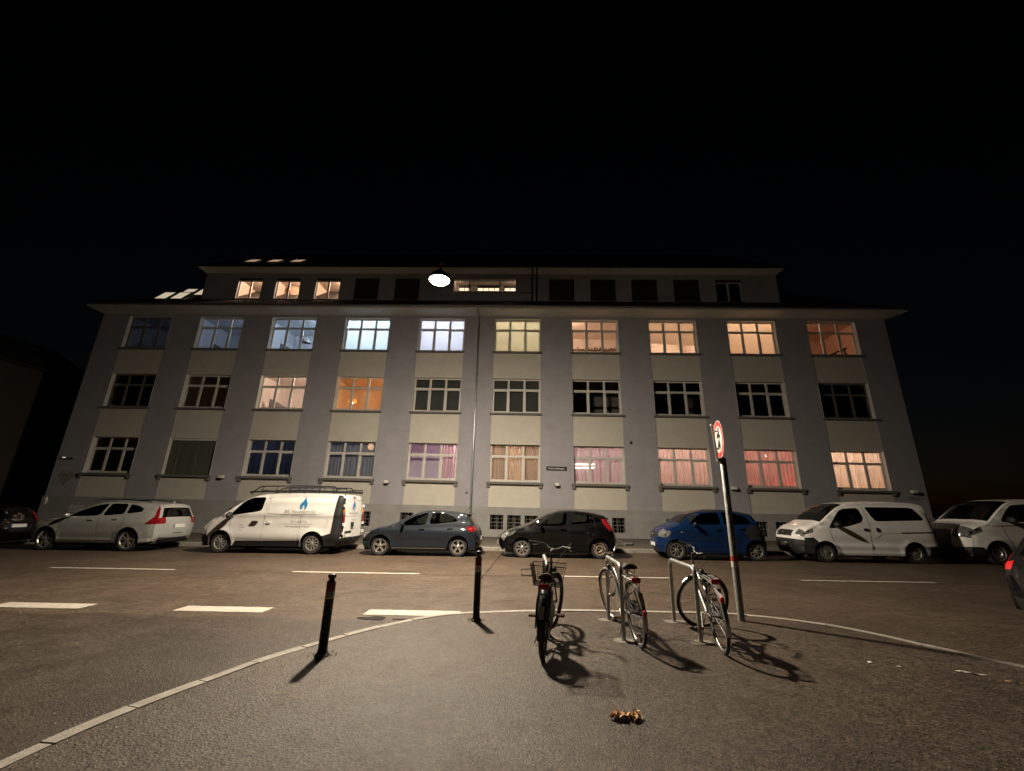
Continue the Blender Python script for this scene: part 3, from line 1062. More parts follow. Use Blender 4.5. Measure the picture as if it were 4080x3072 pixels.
# ------------------------------------------------------------------ neighbouring house on the left
nb = thing("neighbour_house", "dark house at the far left edge with a bare side wall", "house", (-36, 24, -.5))
mb = MB().box(-4, 4, -14, 4.3, -.5, 9.87 - .02)
mb.build("wall", mat("neighbour_plaster", (.07, .055, .042), .9, var=.1, vscale=1.2, bump=.3), nb)
mb = MB().prism([(-4.3, 9.86), (4.25, 9.86), (4.25, 10.0), (0, 12.6), (-4.3, 10.0)], -14.3, 4.6)
mb.build("roof", M_roof, nb)
for yy in (-8, -4.5):
    for z0 in (1.6, 4.8):
        w = MB().box(4.0, 4.05, yy, yy + 1.1, z0, z0 + 1.5).build("window", M_dframe, nb)
        MB().box(4.05, 4.06, yy + .08, yy + 1.02, z0 + .08, z0 + 1.42).build("pane", glass("cellar_glass", (.03, .03, .03), .5), w)

# ------------------------------------------------------------------ small fittings on the facade
def on_wall(name, mb, m, label, cat, x, z, group=None):
    mb.xf(Matrix.Translation((-x, -D, -z)))
    o = mb.build(name, m)
    o.location = (x, D, z)
    return tag(o, label, cat, group)


for x, z, lab in ((-16.1, 2.66, "small white wall lamp left of the third ground-floor window"), (-7.27, 2.60, "small white wall lamp on the pier above the dark grey hatchback"), (1.56, 2.66, "small white wall lamp below the street name plate"), (10.44, 2.68, "small white wall lamp on the pier right of the sign post"), (19.19, 2.70, "small white wall lamp at the right end of the facade")):
    r = thing("wall_lamp", lab, "wall lamp", (x, D, z), group="small wall lamps along the facade")
    MB().box(-.12, .12, -.04, -.001, -.05, .07, .01).build("back_plate", M_black, r)
    MB().prism([(-.11, -.02), (.11, -.02), (.09, .12), (-.09, .12)], -.24, -.04).build("housing", M_white, r)
    MB().prism([(-.09, -.05), (.09, -.05), (.1, -.021), (-.1, -.021)], -.2, -.05).build("lens", M_black, r)
# street name plate
r = thing("street_sign", "dark street name plate reading Schwarenbergstr. on the wall", "street sign", (1.55, D, 3.52))
MB().box(-.53, .53, -.035, -.002, -.10, .10, .008).build("plate", mat("sign_navy", (.012, .012, .02), .35, var=.1), r)
vs, fs = text_mesh("Schwarenbergstr.", .145, align='CENTER')
mb = MB().add([(x * .86, -.038, z - .045) for x, z, _ in vs], fs)
mb.build("lettering", M_white, r)
# small boxes
r = thing("junction_box", "small dark box on the wall beside the downpipe", "box", (-3.09, D, 2.27))
MB().box(-.07, .07, -.06, -.001, -.1, .1, .01).build("case", mat("box_grey", (.12, .12, .12), .5, var=.1), r)
MB().box(-.05, .05, -.066, -.06, -.02, .06).build("label", M_steel, r)
r = thing("wall_vent", "small dark round-cornered opening high on the wall near the no-entry sign", "vent", (5.47, D, 4.94))
MB().box(-.07, .07, -.03, -.001, -.08, .08, .015).build("hood", M_black, r)
MB().box(-.05, .05, -.034, -.03, -.07, -.02).build("slot", M_dark, r)
r = thing("wall_floodlight", "flat dark wall lamp with a bright spot at the left end of the facade", "wall lamp", (-24.95, D, 3.52))
MB().box(-.33, .33, -.1, -.001, -.06, .06, .02).build("housing", mat("lamp_grey", (.10, .10, .11), .5, var=.1), r)
MB().box(-.25, -.05, -.11, -.1, .0, .045).build("lens", emitter("dim_lens", (1, .9, .6), .55), r)
r = thing("wall_lantern", "small bracketed lantern sticking out from the right corner of the facade", "lantern", (XR, D + .4, 7.25))
MB().box(.0, .22, -.04, .04, .12, .15).box(.0, .22, -.04, .04, -.16, -.13).build("bracket", M_iron, r)
MB().box(.12, .34, -.12, .12, -.13, .12, .02).build("case", mat("lantern_brown", (.34, .26, .2), .5, var=.25, vscale=9), r)
r = thing("meter_cover", "pale oval cover on the plinth at the left corner", "cover", (-25.41, D - .05, 1.27))
MB().lathe([(.001, .04), (.12, .035), (.15, .0)], 14, Matrix.Rotation(pi / 2, 4, 'X') @ Matrix.Diagonal((.8, 1.5, 1, 1))).build("disc", M_white, r, True)
MB().box(-.02, .02, -.05, -.035, -.03, .03).build("lock", M_black, r)
r = thing("vent_grille", "pale louvred vent in the plinth behind the light grey car", "vent", (-23.6, D - .05, .93))
MB().box(-.4, .4, -.02, -.001, -.2, .2).build("frame", M_plinth, r)
for k in range(6):
    MB().box(-.37, .37, -.045, -.02, -.18 + k * .062, -.145 + k * .062).build("slat", M_reveal, r)
# patched stains in the paint
M_stain = mat("patch_plaster", (.24, .21, .195), .95, var=.35, vscale=7, bump=.4)
for x, z, w, h, lab in ((-24.77, 2.52, .42, .3, "blotchy dark stain on the wall near the left corner"), (19.35, 2.42, .42, .1, "cross-shaped dark patch of plaster under the last wall lamp")):
    n = 40
    ring = []
    for i in range(n):
        q = 2 * pi * i / n
        rr = 1 + .28 * sin(3 * q + x) + .2 * sin(7 * q) + rnd.uniform(-.12, .12)
        ring.append((w * rr * cos(q), -.003, h * rr * sin(q)))
    mb = MB().poly(ring)
    o = mb.build("wall_patch", M_stain)
    o.location = (x, D, z)
    tag(o, lab, "stain")

# ------------------------------------------------------------------ hanging street lamp on span wires
LPX, LPY, LPZ = -2.70, 11.0, 8.11
LAMP_C = (1.0, .85, .66)
lamp = thing("street_lamp", "round street lamp hanging on wires above the road, glowing warm white", "street lamp", (LPX, LPY, LPZ))
MB().lathe([(.001, .30), (.07, .29), (.10, .22), (.24, .14), (.30, .06), (.305, -.062), (.292, -.064), (.289, .0)], 28).build("housing", mat("lamp_housing", (.06, .06, .06), .5, metal=.5, var=.1), lamp, True)
MB().lathe([(.287, -.02), (.275, -.07), (.235, -.112), (.15, -.142), (.06, -.153), (.001, -.155)], 28).build("glass_bowl", emitter("sodium_glow", LAMP_C, 4400), lamp, True, 180)
MB().tube([(0, 0, .28), (0, 0, .52)], .015, 6).box(-.05, .05, -.03, .03, .48, .56).build("hanger", M_iron, lamp)


def wire(a, b, sag, name="span_wire"):
    pts = []
    for i in range(25):
        t = i / 24
        p = Vector(a).lerp(Vector(b), t)
        p.z -= sag * 4 * t * (1 - t)
        pts.append(p - Vector((LPX, LPY, LPZ)))
    return MB().tube(pts, .0028, 4).build(name, mat("wire_black", (.003, .003, .003), 1.0, var=.1, spec=0.0), lamp)


wire((LPX, LPY, LPZ + .53), (-.4, D, 9.35), .12)
wire((LPX, LPY, LPZ + .53), (-5.0, -6, 9.6), .2)

# ------------------------------------------------------------------ posts in the foreground
def on_pave(x):
    return gz(x) + KH


for x, y, h, lab in ((-2.11, 4.88, .79, "nearest black bollard with red and white bands, left of the corner kerb"), (-.67, 6.385, .9, "farther black bollard with red and white bands, beside the first bicycle")):
    r = thing("bollard", lab, "bollard", (x, y, on_pave(x)), group="black bollards on the pavement corner", rotz=rnd.uniform(0, 3))
    k = h / .79
    R_ = .047
    MB().lathe([(.001, -.02), (.075, -.02), (.075, .015), (.058, .03), (R_, .05), (R_, .545 * k)], 20).build("shaft", mat("bollard_black", (.014, .014, .014), .42, var=.25, vscale=12), r, True)
    MB().lathe([(R_ + .001, .545 * k), (R_ + .001, .62 * k)], 20).build("white_band", mat("band_white", (.5, .48, .46), .5, var=.3, vscale=14), r, True)
    MB().lathe([(R_ + .001, .62 * k), (R_ + .001, .70 * k)], 20).build("red_band", mat("band_red", (.22, .012, .012), .4, var=.2, vscale=12), r, True)
    MB().lathe([(R_, .70 * k), (R_, .715 * k), (.032, .725 * k), (.03, .735 * k), (.043, .755 * k), (.046, .77 * k), (.036, .785 * k), (.012, .792 * k), (.001, .793 * k)], 20).build("knob", MATS["bollard_black"], r, True)
    # scribbles on the white band of the first bollard
    if h < .85:
        mb = MB()
        for q in (.2, .6, 1.1):
            a = -pi / 2 + q - .6
            for zz in (0, 1):
                pass
            p = [((R_ + .002) * cos(a + e), (R_ + .002) * sin(a + e), .56 + .02 * j_) for j_, e in enumerate((0, .25, .05, .3))]
            mb.tube([Matrix.Rotation(-r.rotation_euler.z, 3, 'Z') @ Vector(v) for v in p], .004, 5)
        mb.build("scribble", M_black, r)
    # bits of weed round the foot
    mb = MB()
    for i in range(46):
        q, rr = rnd.uniform(0, 6.28), rnd.uniform(.07, .14)
        px, py = rr * cos(q), rr * sin(q)
        l_, hh = rnd.uniform(.02, .05), rnd.uniform(.01, .045)
        d_ = rnd.uniform(0, 6.28)
        mb.add([(px, py, 0), (px + .008 * cos(d_ + 1.5), py + .008 * sin(d_ + 1.5), .0), (px + l_ * cos(d_), py + l_ * sin(d_), hh)], [(0, 1, 2)])
    g = mb.build("weeds", mat("weed_green", (.09, .085, .03), .8, var=.4, vscale=30))
    g.location = (x, y, on_pave(x) + .001)
    tag(g, "tuft of weeds at the foot of the %s bollard" % ("nearest" if h < .85 else "farther"), "weeds", kind="stuff")

# bicycle hoops
def hoop(x, y0, y1, top, lab):
    r = thing("bicycle_stand", lab, "bike stand", (x, y0, on_pave(x)), group="steel bicycle hoops")
    R_ = .09
    L_ = y1 - y0
    H_ = top - on_pave(x)
    pts = [(0, 0, -.05), (0, 0, H_ - R_)]
    for a in range(1, 7):
        q = pi / 2 * a / 6
        pts.append((0, R_ - R_ * cos(q), H_ - R_ + R_ * sin(q)))
    pts.append((0, L_ - R_, H_))
    for a in range(1, 7):
        q = pi / 2 * a / 6
        pts.append((0, L_ - R_ + R_ * sin(q), H_ - R_ + R_ * cos(q)))
    pts.append((0, L_, -.05))
    MB().tube(pts, .026, 12).build("hoop", M_steel, r, True, 60)
    for yy in (0, L_):
        n = 18
        ring = []
        for i in range(n):
            q = 2 * pi * i / n
            rr = .13 * (1 + .25 * sin(2 * q + yy) + rnd.uniform(-.1, .1))
            ring.append((rr * cos(q), yy + rr * sin(q) * .8, .003))
        MB().poly(ring).build("footing", mat("footing_concrete", (.15, .135, .11), .9, var=.3, vscale=16, bump=.5), r)
    return r


hoop(.27, 5.64, 6.58, .90, "bare steel hoop almost hidden behind the bicycle with the basket")
hoop(1.185, 5.64, 6.58, .91, "steel hoop beside the silver ladies bicycle in the middle")
hoop(2.09, 5.635, 6.56, .90, "steel hoop with the bicycle whose front wheel is turned sideways")

# sign post
sx, sy = 3.075, 6.69
r = thing("sign_post", "tall grey sign post with a round red-rimmed ban sign seen almost edge on", "sign post", (sx, sy, on_pave(sx)))
zp = on_pave(sx)
MB().lathe([(.001, -.03), (.048, -.03), (.047, 2.38 - zp), (.03, 2.40 - zp), (.001, 2.40 - zp)], 18).build("post", mat("post_steel", (.30, .31, .30), .45, metal=.55, var=.35, vscale=10, bump=.15), r, True)
MB().lathe([(.0485, .70), (.0485, .78)], 18).build("white_band", mat("band_white", (.5, .48, .46), .5), r, True)
MB().lathe([(.0485, .78), (.0485, .85)], 18).build("red_band", mat("sticker_red", (.45, .03, .02), .4, var=.15), r, True)
for a, b, c in ((1.05, 1.12, (.42, .38, .33)), (1.42, 1.5, (.35, .3, .28)), (1.62, 1.72, (.5, .47, .42))):
    mb = MB()
    n = 6
    vs = []
    for i in range(n + 1):
        q = pi + .6 + i * .2
        vs += [(.0487 * cos(q), .0487 * sin(q), a + .01 * sin(i)), (.0487 * cos(q), .0487 * sin(q), b)]
    mb.add(vs, [(2 * i, 2 * i + 2, 2 * i + 3, 2 * i + 1) for i in range(n)]).build("sticker", mat("sticker_%d" % int(a * 100), c, .6, var=.4, vscale=40), r)
MB().tube([(-.075, .01, 2.36 - zp), (-.105, .01, 2.90 - zp)], .02, 10).ball((-.105, .01, 2.91 - zp), .03, 10, 6).box(-.09, -.01, -.02, .04, 2.34 - zp, 2.40 - zp).box(-.10, -.035, 0, .02, 2.80 - zp, 2.83 - zp).box(-.09, -.035, 0, .02, 2.52 - zp, 2.55 - zp).build("mounting_tube", M_steel, r, True)
Nn = Vector((-.98, .20, 0))
Tn = Vector((-.20, -.98, 0))
C = Vector((0.0, 0, 2.685 - zp)) + Vector((-.026, 0, 0))


def disc_pts(a, b, off, n=48):
    vs, fs = [], []
    for i in range(n):
        q = 2 * pi * i / n
        e = Tn * cos(q) + Vector((0, 0, 1)) * sin(q)
        vs += [C + e * a + Nn * off, C + e * b + Nn * off]
    for i in range(n):
        j = (i + 1) % n
        fs.append((2 * i, 2 * i + 1, 2 * j + 1, 2 * j))
    return vs, fs


mb = MB()
a_, f_ = disc_pts(.0005, .30, 0)
mb.add(a_, f_)
a_, f_ = disc_pts(.0005, .30, -.004)
mb.add(a_, [tuple(reversed(f)) for f in f_])
a_, f_ = disc_pts(.30, .30, 0)
for i in range(48):
    a_[2 * i + 1] = a_[2 * i + 1] - Nn * .004
mb.add(a_, f_)
pl_ = mb.build("sign_plate", M_steel, r)
a_, f_ = disc_pts(.0005, .215, .002)
MB().add(a_, f_).build("white_field", mat("sign_white", (.88, .86, .82), .35, var=.04), pl_)
a_, f_ = disc_pts(.2152, .288, .002)
MB().add(a_, f_).build("red_rim", mat("sign_red", (.75, .05, .045), .35, var=.06), pl_)
a_, f_ = disc_pts(.2885, .299, .0021)
MB().add(a_, f_).build("white_edge", MATS["sign_white"], pl_)
# pictograms: motorcycle above, car below
def picto(shapes):
    mb = MB()
    for ring in shapes:
        mb.poly([C + Tn * u_ + Vector((0, 0, v_)) + Nn * .004 for u_, v_ in ring])
    return mb


def circ(cx, cz, rr, n=14):
    return [(cx + rr * cos(2 * pi * i / n), cz + rr * sin(2 * pi * i / n)) for i in range(n)]


picto([circ(-.075, .045, .034), circ(.075, .045, .034), [(-.075, .05), (-.02, .03), (.04, .03), (.05, .075), (-.02, .085), (-.05, .11), (-.07, .11)], [(-.01, .085), (.03, .085), (.015, .14), (-.01, .15)], circ(-.012, .165, .018)]).build("motorcycle_pictogram", M_black, pl_)
picto([[(-.085, -.13), (.085, -.13), (.09, -.075), (.06, -.065), (.04, -.02), (-.04, -.02), (-.06, -.065), (-.09, -.075)], circ(-.055, -.13, .024), circ(.055, -.13, .024)]).build("car_pictogram", M_black, pl_)

# litter
M_leaf = mat("dry_leaf", (.46, .25, .12), .7, var=.5, vscale=30, bump=.3)
r = thing("dead_leaves", "curled heap of dry brown leaves lying on the pavement in front", "leaves", (.77, 3.70, on_pave(.77)))
for i in range(30):
    mb = MB()
    px, py = rnd.uniform(-.11, .11), rnd.uniform(-.025, .03)
    q = rnd.uniform(0, 6.28)
    L_ = rnd.uniform(.05, .09)
    tz = rnd.uniform(-.5, .9)
    vs, fs = [], []
    for a in range(5):
        t = a / 4
        w = .024 * sin(pi * min(1, t * .92 + .06))
        zc = .006 + .03 * rnd.random() * sin(pi * t) + abs(tz) * .03 * t
        for e in (-1, 0, 1):
            vs.append((px + (t - .5) * L_ * cos(q) - e * w * sin(q), py + (t - .5) * L_ * sin(q) + e * w * cos(q), max(.002, zc + (.012 if e else 0))))
        if a:
            o_ = 3 * (a - 1)
            fs += [(o_, o_ + 1, o_ + 4, o_ + 3), (o_ + 1, o_ + 2, o_ + 5, o_ + 4)]
    mb.add(vs, fs).build("leaf", M_leaf if i % 3 else mat("pale_leaf", (.68, .5, .3), .7, var=.4, vscale=30), r, True)
M_paper = mat("paper_scrap", (.55, .50, .42), .8, var=.2, vscale=40)
for x, y, l_, w_, q, lab in ((3.58, 5.055, .05, .03, .3, "small pale crumpled scrap right of the third bicycle's shadow"), (3.79, 4.95, .035, .03, 1.2, "tiny grey scrap just right of the pale crumpled one"), (4.36, 4.82, .22, .03, -.45, "long thin yellowish paper strip lying near the right edge"), (4.53, 4.60, .12, .015, -.5, "thin dull twig at the right edge of the pavement")):
    vs, fs = [], []
    n = 6
    for i in range(n + 1):
        t = i / n - .5
        for e in (-1, 1):
            xx, yy = t * l_, e * w_ * .5 * (1 - .5 * abs(t)) + rnd.uniform(-.004, .004)
            vs.append((xx * cos(q) - yy * sin(q), xx * sin(q) + yy * cos(q), .004 + rnd.uniform(0, .012)))
        if i:
            fs.append((2 * i - 2, 2 * i, 2 * i + 1, 2 * i - 1))
    o = MB().add(vs, fs).build("paper_scrap" if "twig" not in lab else "twig", M_paper if "twig" not in lab else M_leaf)
    o.location = (x, y, on_pave(x))
    tag(o, lab, "litter")
mb = MB()
for i in range(900):
    x, y = rnd.uniform(-9, 8), rnd.uniform(2.2, 12)
    z = gz(x) + .001
    ins = False
    if -3.1 < x < 5.4 and y < 7:
        # near pavement test against the kerb curve
        c_ = False
        n = len(inner)
        for a in range(0, n, 1):
            x1_, y1_ = inner[a][0], inner[a][1]
            x2_, y2_ = inner[a - 1][0], inner[a - 1][1]
            if (y1_ > y) != (y2_ > y) and x < (x2_ - x1_) * (y - y1_) / (y2_ - y1_) + x1_:
                c_ = not c_
        if c_:
            z += KH
    e = rnd.uniform(.003, .008)
    mb.add([(x - e, y - e * .6, z), (x + e, y - e, z), (x + e * .5, y + e, z), (x, y, z + e)], [(0, 1, 3), (1, 2, 3), (2, 0, 3)])
tag(mb.build("grit", mat("grit_stone", (.35, .32, .28), .7, var=.4, vscale=50)), "scattered tiny stones and grit on the asphalt", "grit", kind="stuff")


# ------------------------------------------------------------------ vehicles
M_tyre = mat("tyre_rubber", (.016, .015, .015), .75, var=.25, vscale=20)
M_alloy = mat("alloy", (.62, .60, .56), .28, metal=.85, var=.1, vscale=20)
M_alloy2 = mat("painted_alloy", (.40, .38, .35), .35, metal=.6, var=.15, vscale=20)
M_steelrim = mat("rusty_steel_rim", (.32, .25, .17), .55, metal=.3, var=.3, vscale=25)
M_hub = mat("brake_dark", (.03, .028, .026), .6, metal=.4, var=.2)
M_cg = glass("car_glass", (.30, .33, .30), .9)
M_cgd = glass("dark_car_glass", (.035, .035, .04), .9)
M_lens = mat("headlamp_lens", (.13, .13, .125), .08, var=.5, vscale=14, coat=.6)
M_chrome = mat("chrome", (.75, .75, .73), .12, metal=1.0, var=.05)
M_red = mat("tail_lens", (.19, .007, .011), .15, var=.2, vscale=10, coat=.6)
M_redlit = mat("tail_lens_glow", (.5, .012, .018), .2, var=.2, vscale=10, coat=.5, emit=(1, .02, .01), es=.3)
M_orange = mat("amber_lens", (.55, .2, .03), .2, var=.1, coat=.5)
M_trim = mat("black_trim", (.014, .014, .015), .55, var=.2, vscale=25, bump=.1)
M_plate = mat("number_plate", (.66, .65, .60), .4, var=.05)
M_plateblue = mat("plate_blue", (.02, .06, .3), .4, var=.05)
M_ink = mat("plate_ink", (.16, .16, .16), .6, var=.3, vscale=40)
M_seat = mat("car_upholstery", (.03, .029, .028), .85, var=.2, vscale=15)


def paint(name, c, rough=.3, metal=0., coat=.9):
    if max(c) < .1:
        return mat(name, c, .5, metal=0, var=.1, vscale=3, coat=.75, spec=.06)
    return mat(name, c, rough, metal=metal, var=.06, vscale=3, coat=coat, spec=.5)


def pip(px, pz, poly):
    c = False
    j = len(poly) - 1
    for i in range(len(poly)):
        xi, zi = poly[i]
        xj, zj = poly[j]
        if (zi > pz) != (zj > pz) and px < (xj - xi) * (pz - zi) / (zj - zi) + xi:
            c = not c
        j = i
    return c


def densify(poly, step):
    out = []
    n = len(poly)
    for i in range(n):
        a, b = poly[i], poly[(i + 1) % n]
        m = max(1, int(hypot(b[0] - a[0], b[1] - a[1]) / step))
        out += [(a[0] + (b[0] - a[0]) * k / m, a[1] + (b[1] - a[1]) * k / m) for k in range(m)]
    return out


def rounded(poly, r=.25):
    """cut the corners of a polygon twice"""
    for _ in range(2):
        out = []
        n = len(poly)
        for i in range(n):
            a, b = poly[i], poly[(i + 1) % n]
            out += [(a[0] + (b[0] - a[0]) * r, a[1] + (b[1] - a[1]) * r), (a[0] + (b[0] - a[0]) * (1 - r), a[1] + (b[1] - a[1]) * (1 - r))]
        poly = out
    return poly


def panels(domain, regions, step):
    """constrained triangulation of a domain cut into regions; returns name -> list of triangles (2-D points)"""
    dom = densify(domain, step)
    pts, edges = [], []

    def ring(p):
        b = len(pts)
        pts.extend(p)
        edges.extend([(b + i, b + (i + 1) % len(p)) for i in range(len(p))])
    ring(dom)
    regs = []
    for nm, poly in regions:
        q = densify(poly, step)
        ring(q)
        regs.append((nm, q))
    x0, x1 = min(p[0] for p in dom), max(p[0] for p in dom)
    z0, z1 = min(p[1] for p in dom), max(p[1] for p in dom)
    nx, nz = int((x1 - x0) / step), int((z1 - z0) / step)
    for i in range(1, nx):
        for j in range(1, nz):
            p = (x0 + (x1 - x0) * i / nx + .013 * ((j % 2) - .5), z0 + (z1 - z0) * j / nz)
            if pip(p[0], p[1], dom):
                pts.append(p)
    v, _, f, _, _, _ = delaunay_2d_cdt([Vector(p) for p in pts], edges, [], 0, 1e-4)
    out = {}
    for t in f:
        cx = sum(v[i].x for i in t) / 3
        cz = sum(v[i].y for i in t) / 3
        if not pip(cx, cz, dom):
            continue
        nm = "body"
        for k, (rn, q) in enumerate(regs):
            if pip(cx, cz, q):
                nm = (rn, k)
                break
        out.setdefault(nm, []).append([(v[i].x, v[i].y) for i in t])
    return out


def lerp_table(tab, x):
    if x <= tab[0][0]:
        return tab[0][1]
    for (a, b), (c, d) in zip(tab, tab[1:]):
        if x <= c:
            t = (x - a) / (c - a)
            t = t * t * (3 - 2 * t) * .5 + t * .5
            return b + (d - b) * t
    return tab[-1][1]


class Acc:
    """collects triangles with analytic normals"""

    def __init__(s):
        s.v, s.n, s.f = [], [], []

    def add(s, tris, F, push=0.0):
        idx = {}
        for t in tris:
            ii = []
            for p in t:
                key = (round(p[0], 5), round(p[1], 5))
                if key not in idx:
                    e = .004
                    P = F(*p)
                    A = F(p[0] + e, p[1]) - F(p[0] - e, p[1])
                    B = F(p[0], p[1] + e) - F(p[0], p[1] - e)
                    n = A.cross(B)
                    if n.length < 1e-12:
                        n = Vector((0, 0, 1))
                    n.normalize()
                    o = F.out(*p)
                    if n.dot(o) < 0:
                        n = -n
                    idx[key] = len(s.v)
                    s.v.append(P + n * push)
                    s.n.append(n)
                ii.append(idx[key])
            a, b, c = (s.v[i] for i in ii)
            g = (b - a).cross(c - a)
            if g.length < 1e-10:
                continue
            if g.dot(s.n[ii[0]]) < 0:
                ii.reverse()
            s.f.append(ii)

    def build(s, name, m, parent):
        me = bpy.data.meshes.new(name)
        me.from_pydata(s.v, [], s.f)
        me.materials.append(m)
        me.shade_smooth()
        me.normals_split_custom_set_from_vertices([tuple(n) for n in s.n])
        me.update()
        return link(bpy.data.objects.new(name, me), parent)


class Fn:
    def __init__(s, f, o):
        s.f, s.out = f, o

    def __call__(s, a, b):
        return s.f(a, b)


def wheel(parent, x, y, side, r, style, rim_m, width=.21):
    """side -1: outer face towards -y"""
    Mx = Matrix.Translation((x, y, r)) @ Matrix.Rotation(pi / 2 if side < 0 else -pi / 2, 4, 'X')
    rr = r * style.get('rim', .66)
    w = parent_o = MB()
    w.lathe([(rr, -width + .02), (r * .9, -width), (r * .985, -width + .03), (r, -width * .5), (r * .985, -.03), (r * .93, -.003), (rr + .015, .0), (rr, -.012)], 36, Mx)
    wo = w.build("wheel", M_tyre, parent, True, 50)
    MB().lathe([(.001, -.075), (rr, -.07), (rr + .002, -.012)], 32, Mx).build("wheel_dish", M_hub, wo, True)
    rim = MB()
    rim.lathe([(rr + .002, -.004), (rr - .018, .0), (rr - .03, -.03)], 36, Mx)
    n = style['n']
    tw = style.get('twin', 0)
    for k in range(n):
        for e in ((-1, 1) if tw else (0,)):
            q = 2 * pi * k / n + .3
            w0, w1 = style['w0'], style['w1']
            q0, q1 = q + e * tw * .35, q + e * tw
            pts = []
            for a_, rad, wd, zz in ((q0, .045, w0, -.004), (q1, rr - .012, w1, -.012)):
                d = Vector((cos(a_), sin(a_), 0))
                t = Vector((-sin(a_), cos(a_), 0))
                for sg in (-1, 1):
                    pts.append(d * rad + t * wd * sg + Vector((0, 0, zz)))
            low = [p - Vector((0, 0, .03)) for p in pts]
            vs = [Mx @ p for p in pts + low]
            rim.add(vs, [(0, 1, 3, 2), (0, 4, 5, 1), (2, 3, 7, 6), (0, 2, 6, 4), (1, 5, 7, 3)])
    rim.lathe([(.001, .006), (.035, .006), (.055, -.006), (.06, -.03)], 16, Mx)
    rim.build("rim", rim_m, wo)
    return wo


def steel_wheel(parent, x, y, side, r, rim_m):
    Mx = Matrix.Translation((x, y, r)) @ Matrix.Rotation(pi / 2 if side < 0 else -pi / 2, 4, 'X')
    rr = r * .64
    wo = MB().lathe([(rr, -.19), (r * .9, -.21), (r * .985, -.18), (r, -.1), (r * .985, -.03), (r * .93, -.003), (rr + .015, .0), (rr, -.012)], 36, Mx).build("wheel", M_tyre, parent, True, 50)
    m = MB().lathe([(rr + .002, -.004), (rr - .02, -.004), (rr - .03, -.05), (rr * .72, -.035), (rr * .5, -.02), (rr * .42, -.05), (rr * .2, -.05), (.001, -.03)], 36, Mx)
    m.build("rim", rim_m, wo, True)
    m = MB()
    for k in range(10):
        q = 2 * pi * k / 10
        p = Vector((rr * .80 * cos(q), rr * .80 * sin(q), -.03))
        m.box(p.x - .018, p.x + .018, p.y - .018, p.y + .018, -.05, -.025)
    m.xf(Mx)
    m.build("rim_holes", M_dark, wo)["kind"] = "stuff"
    return wo


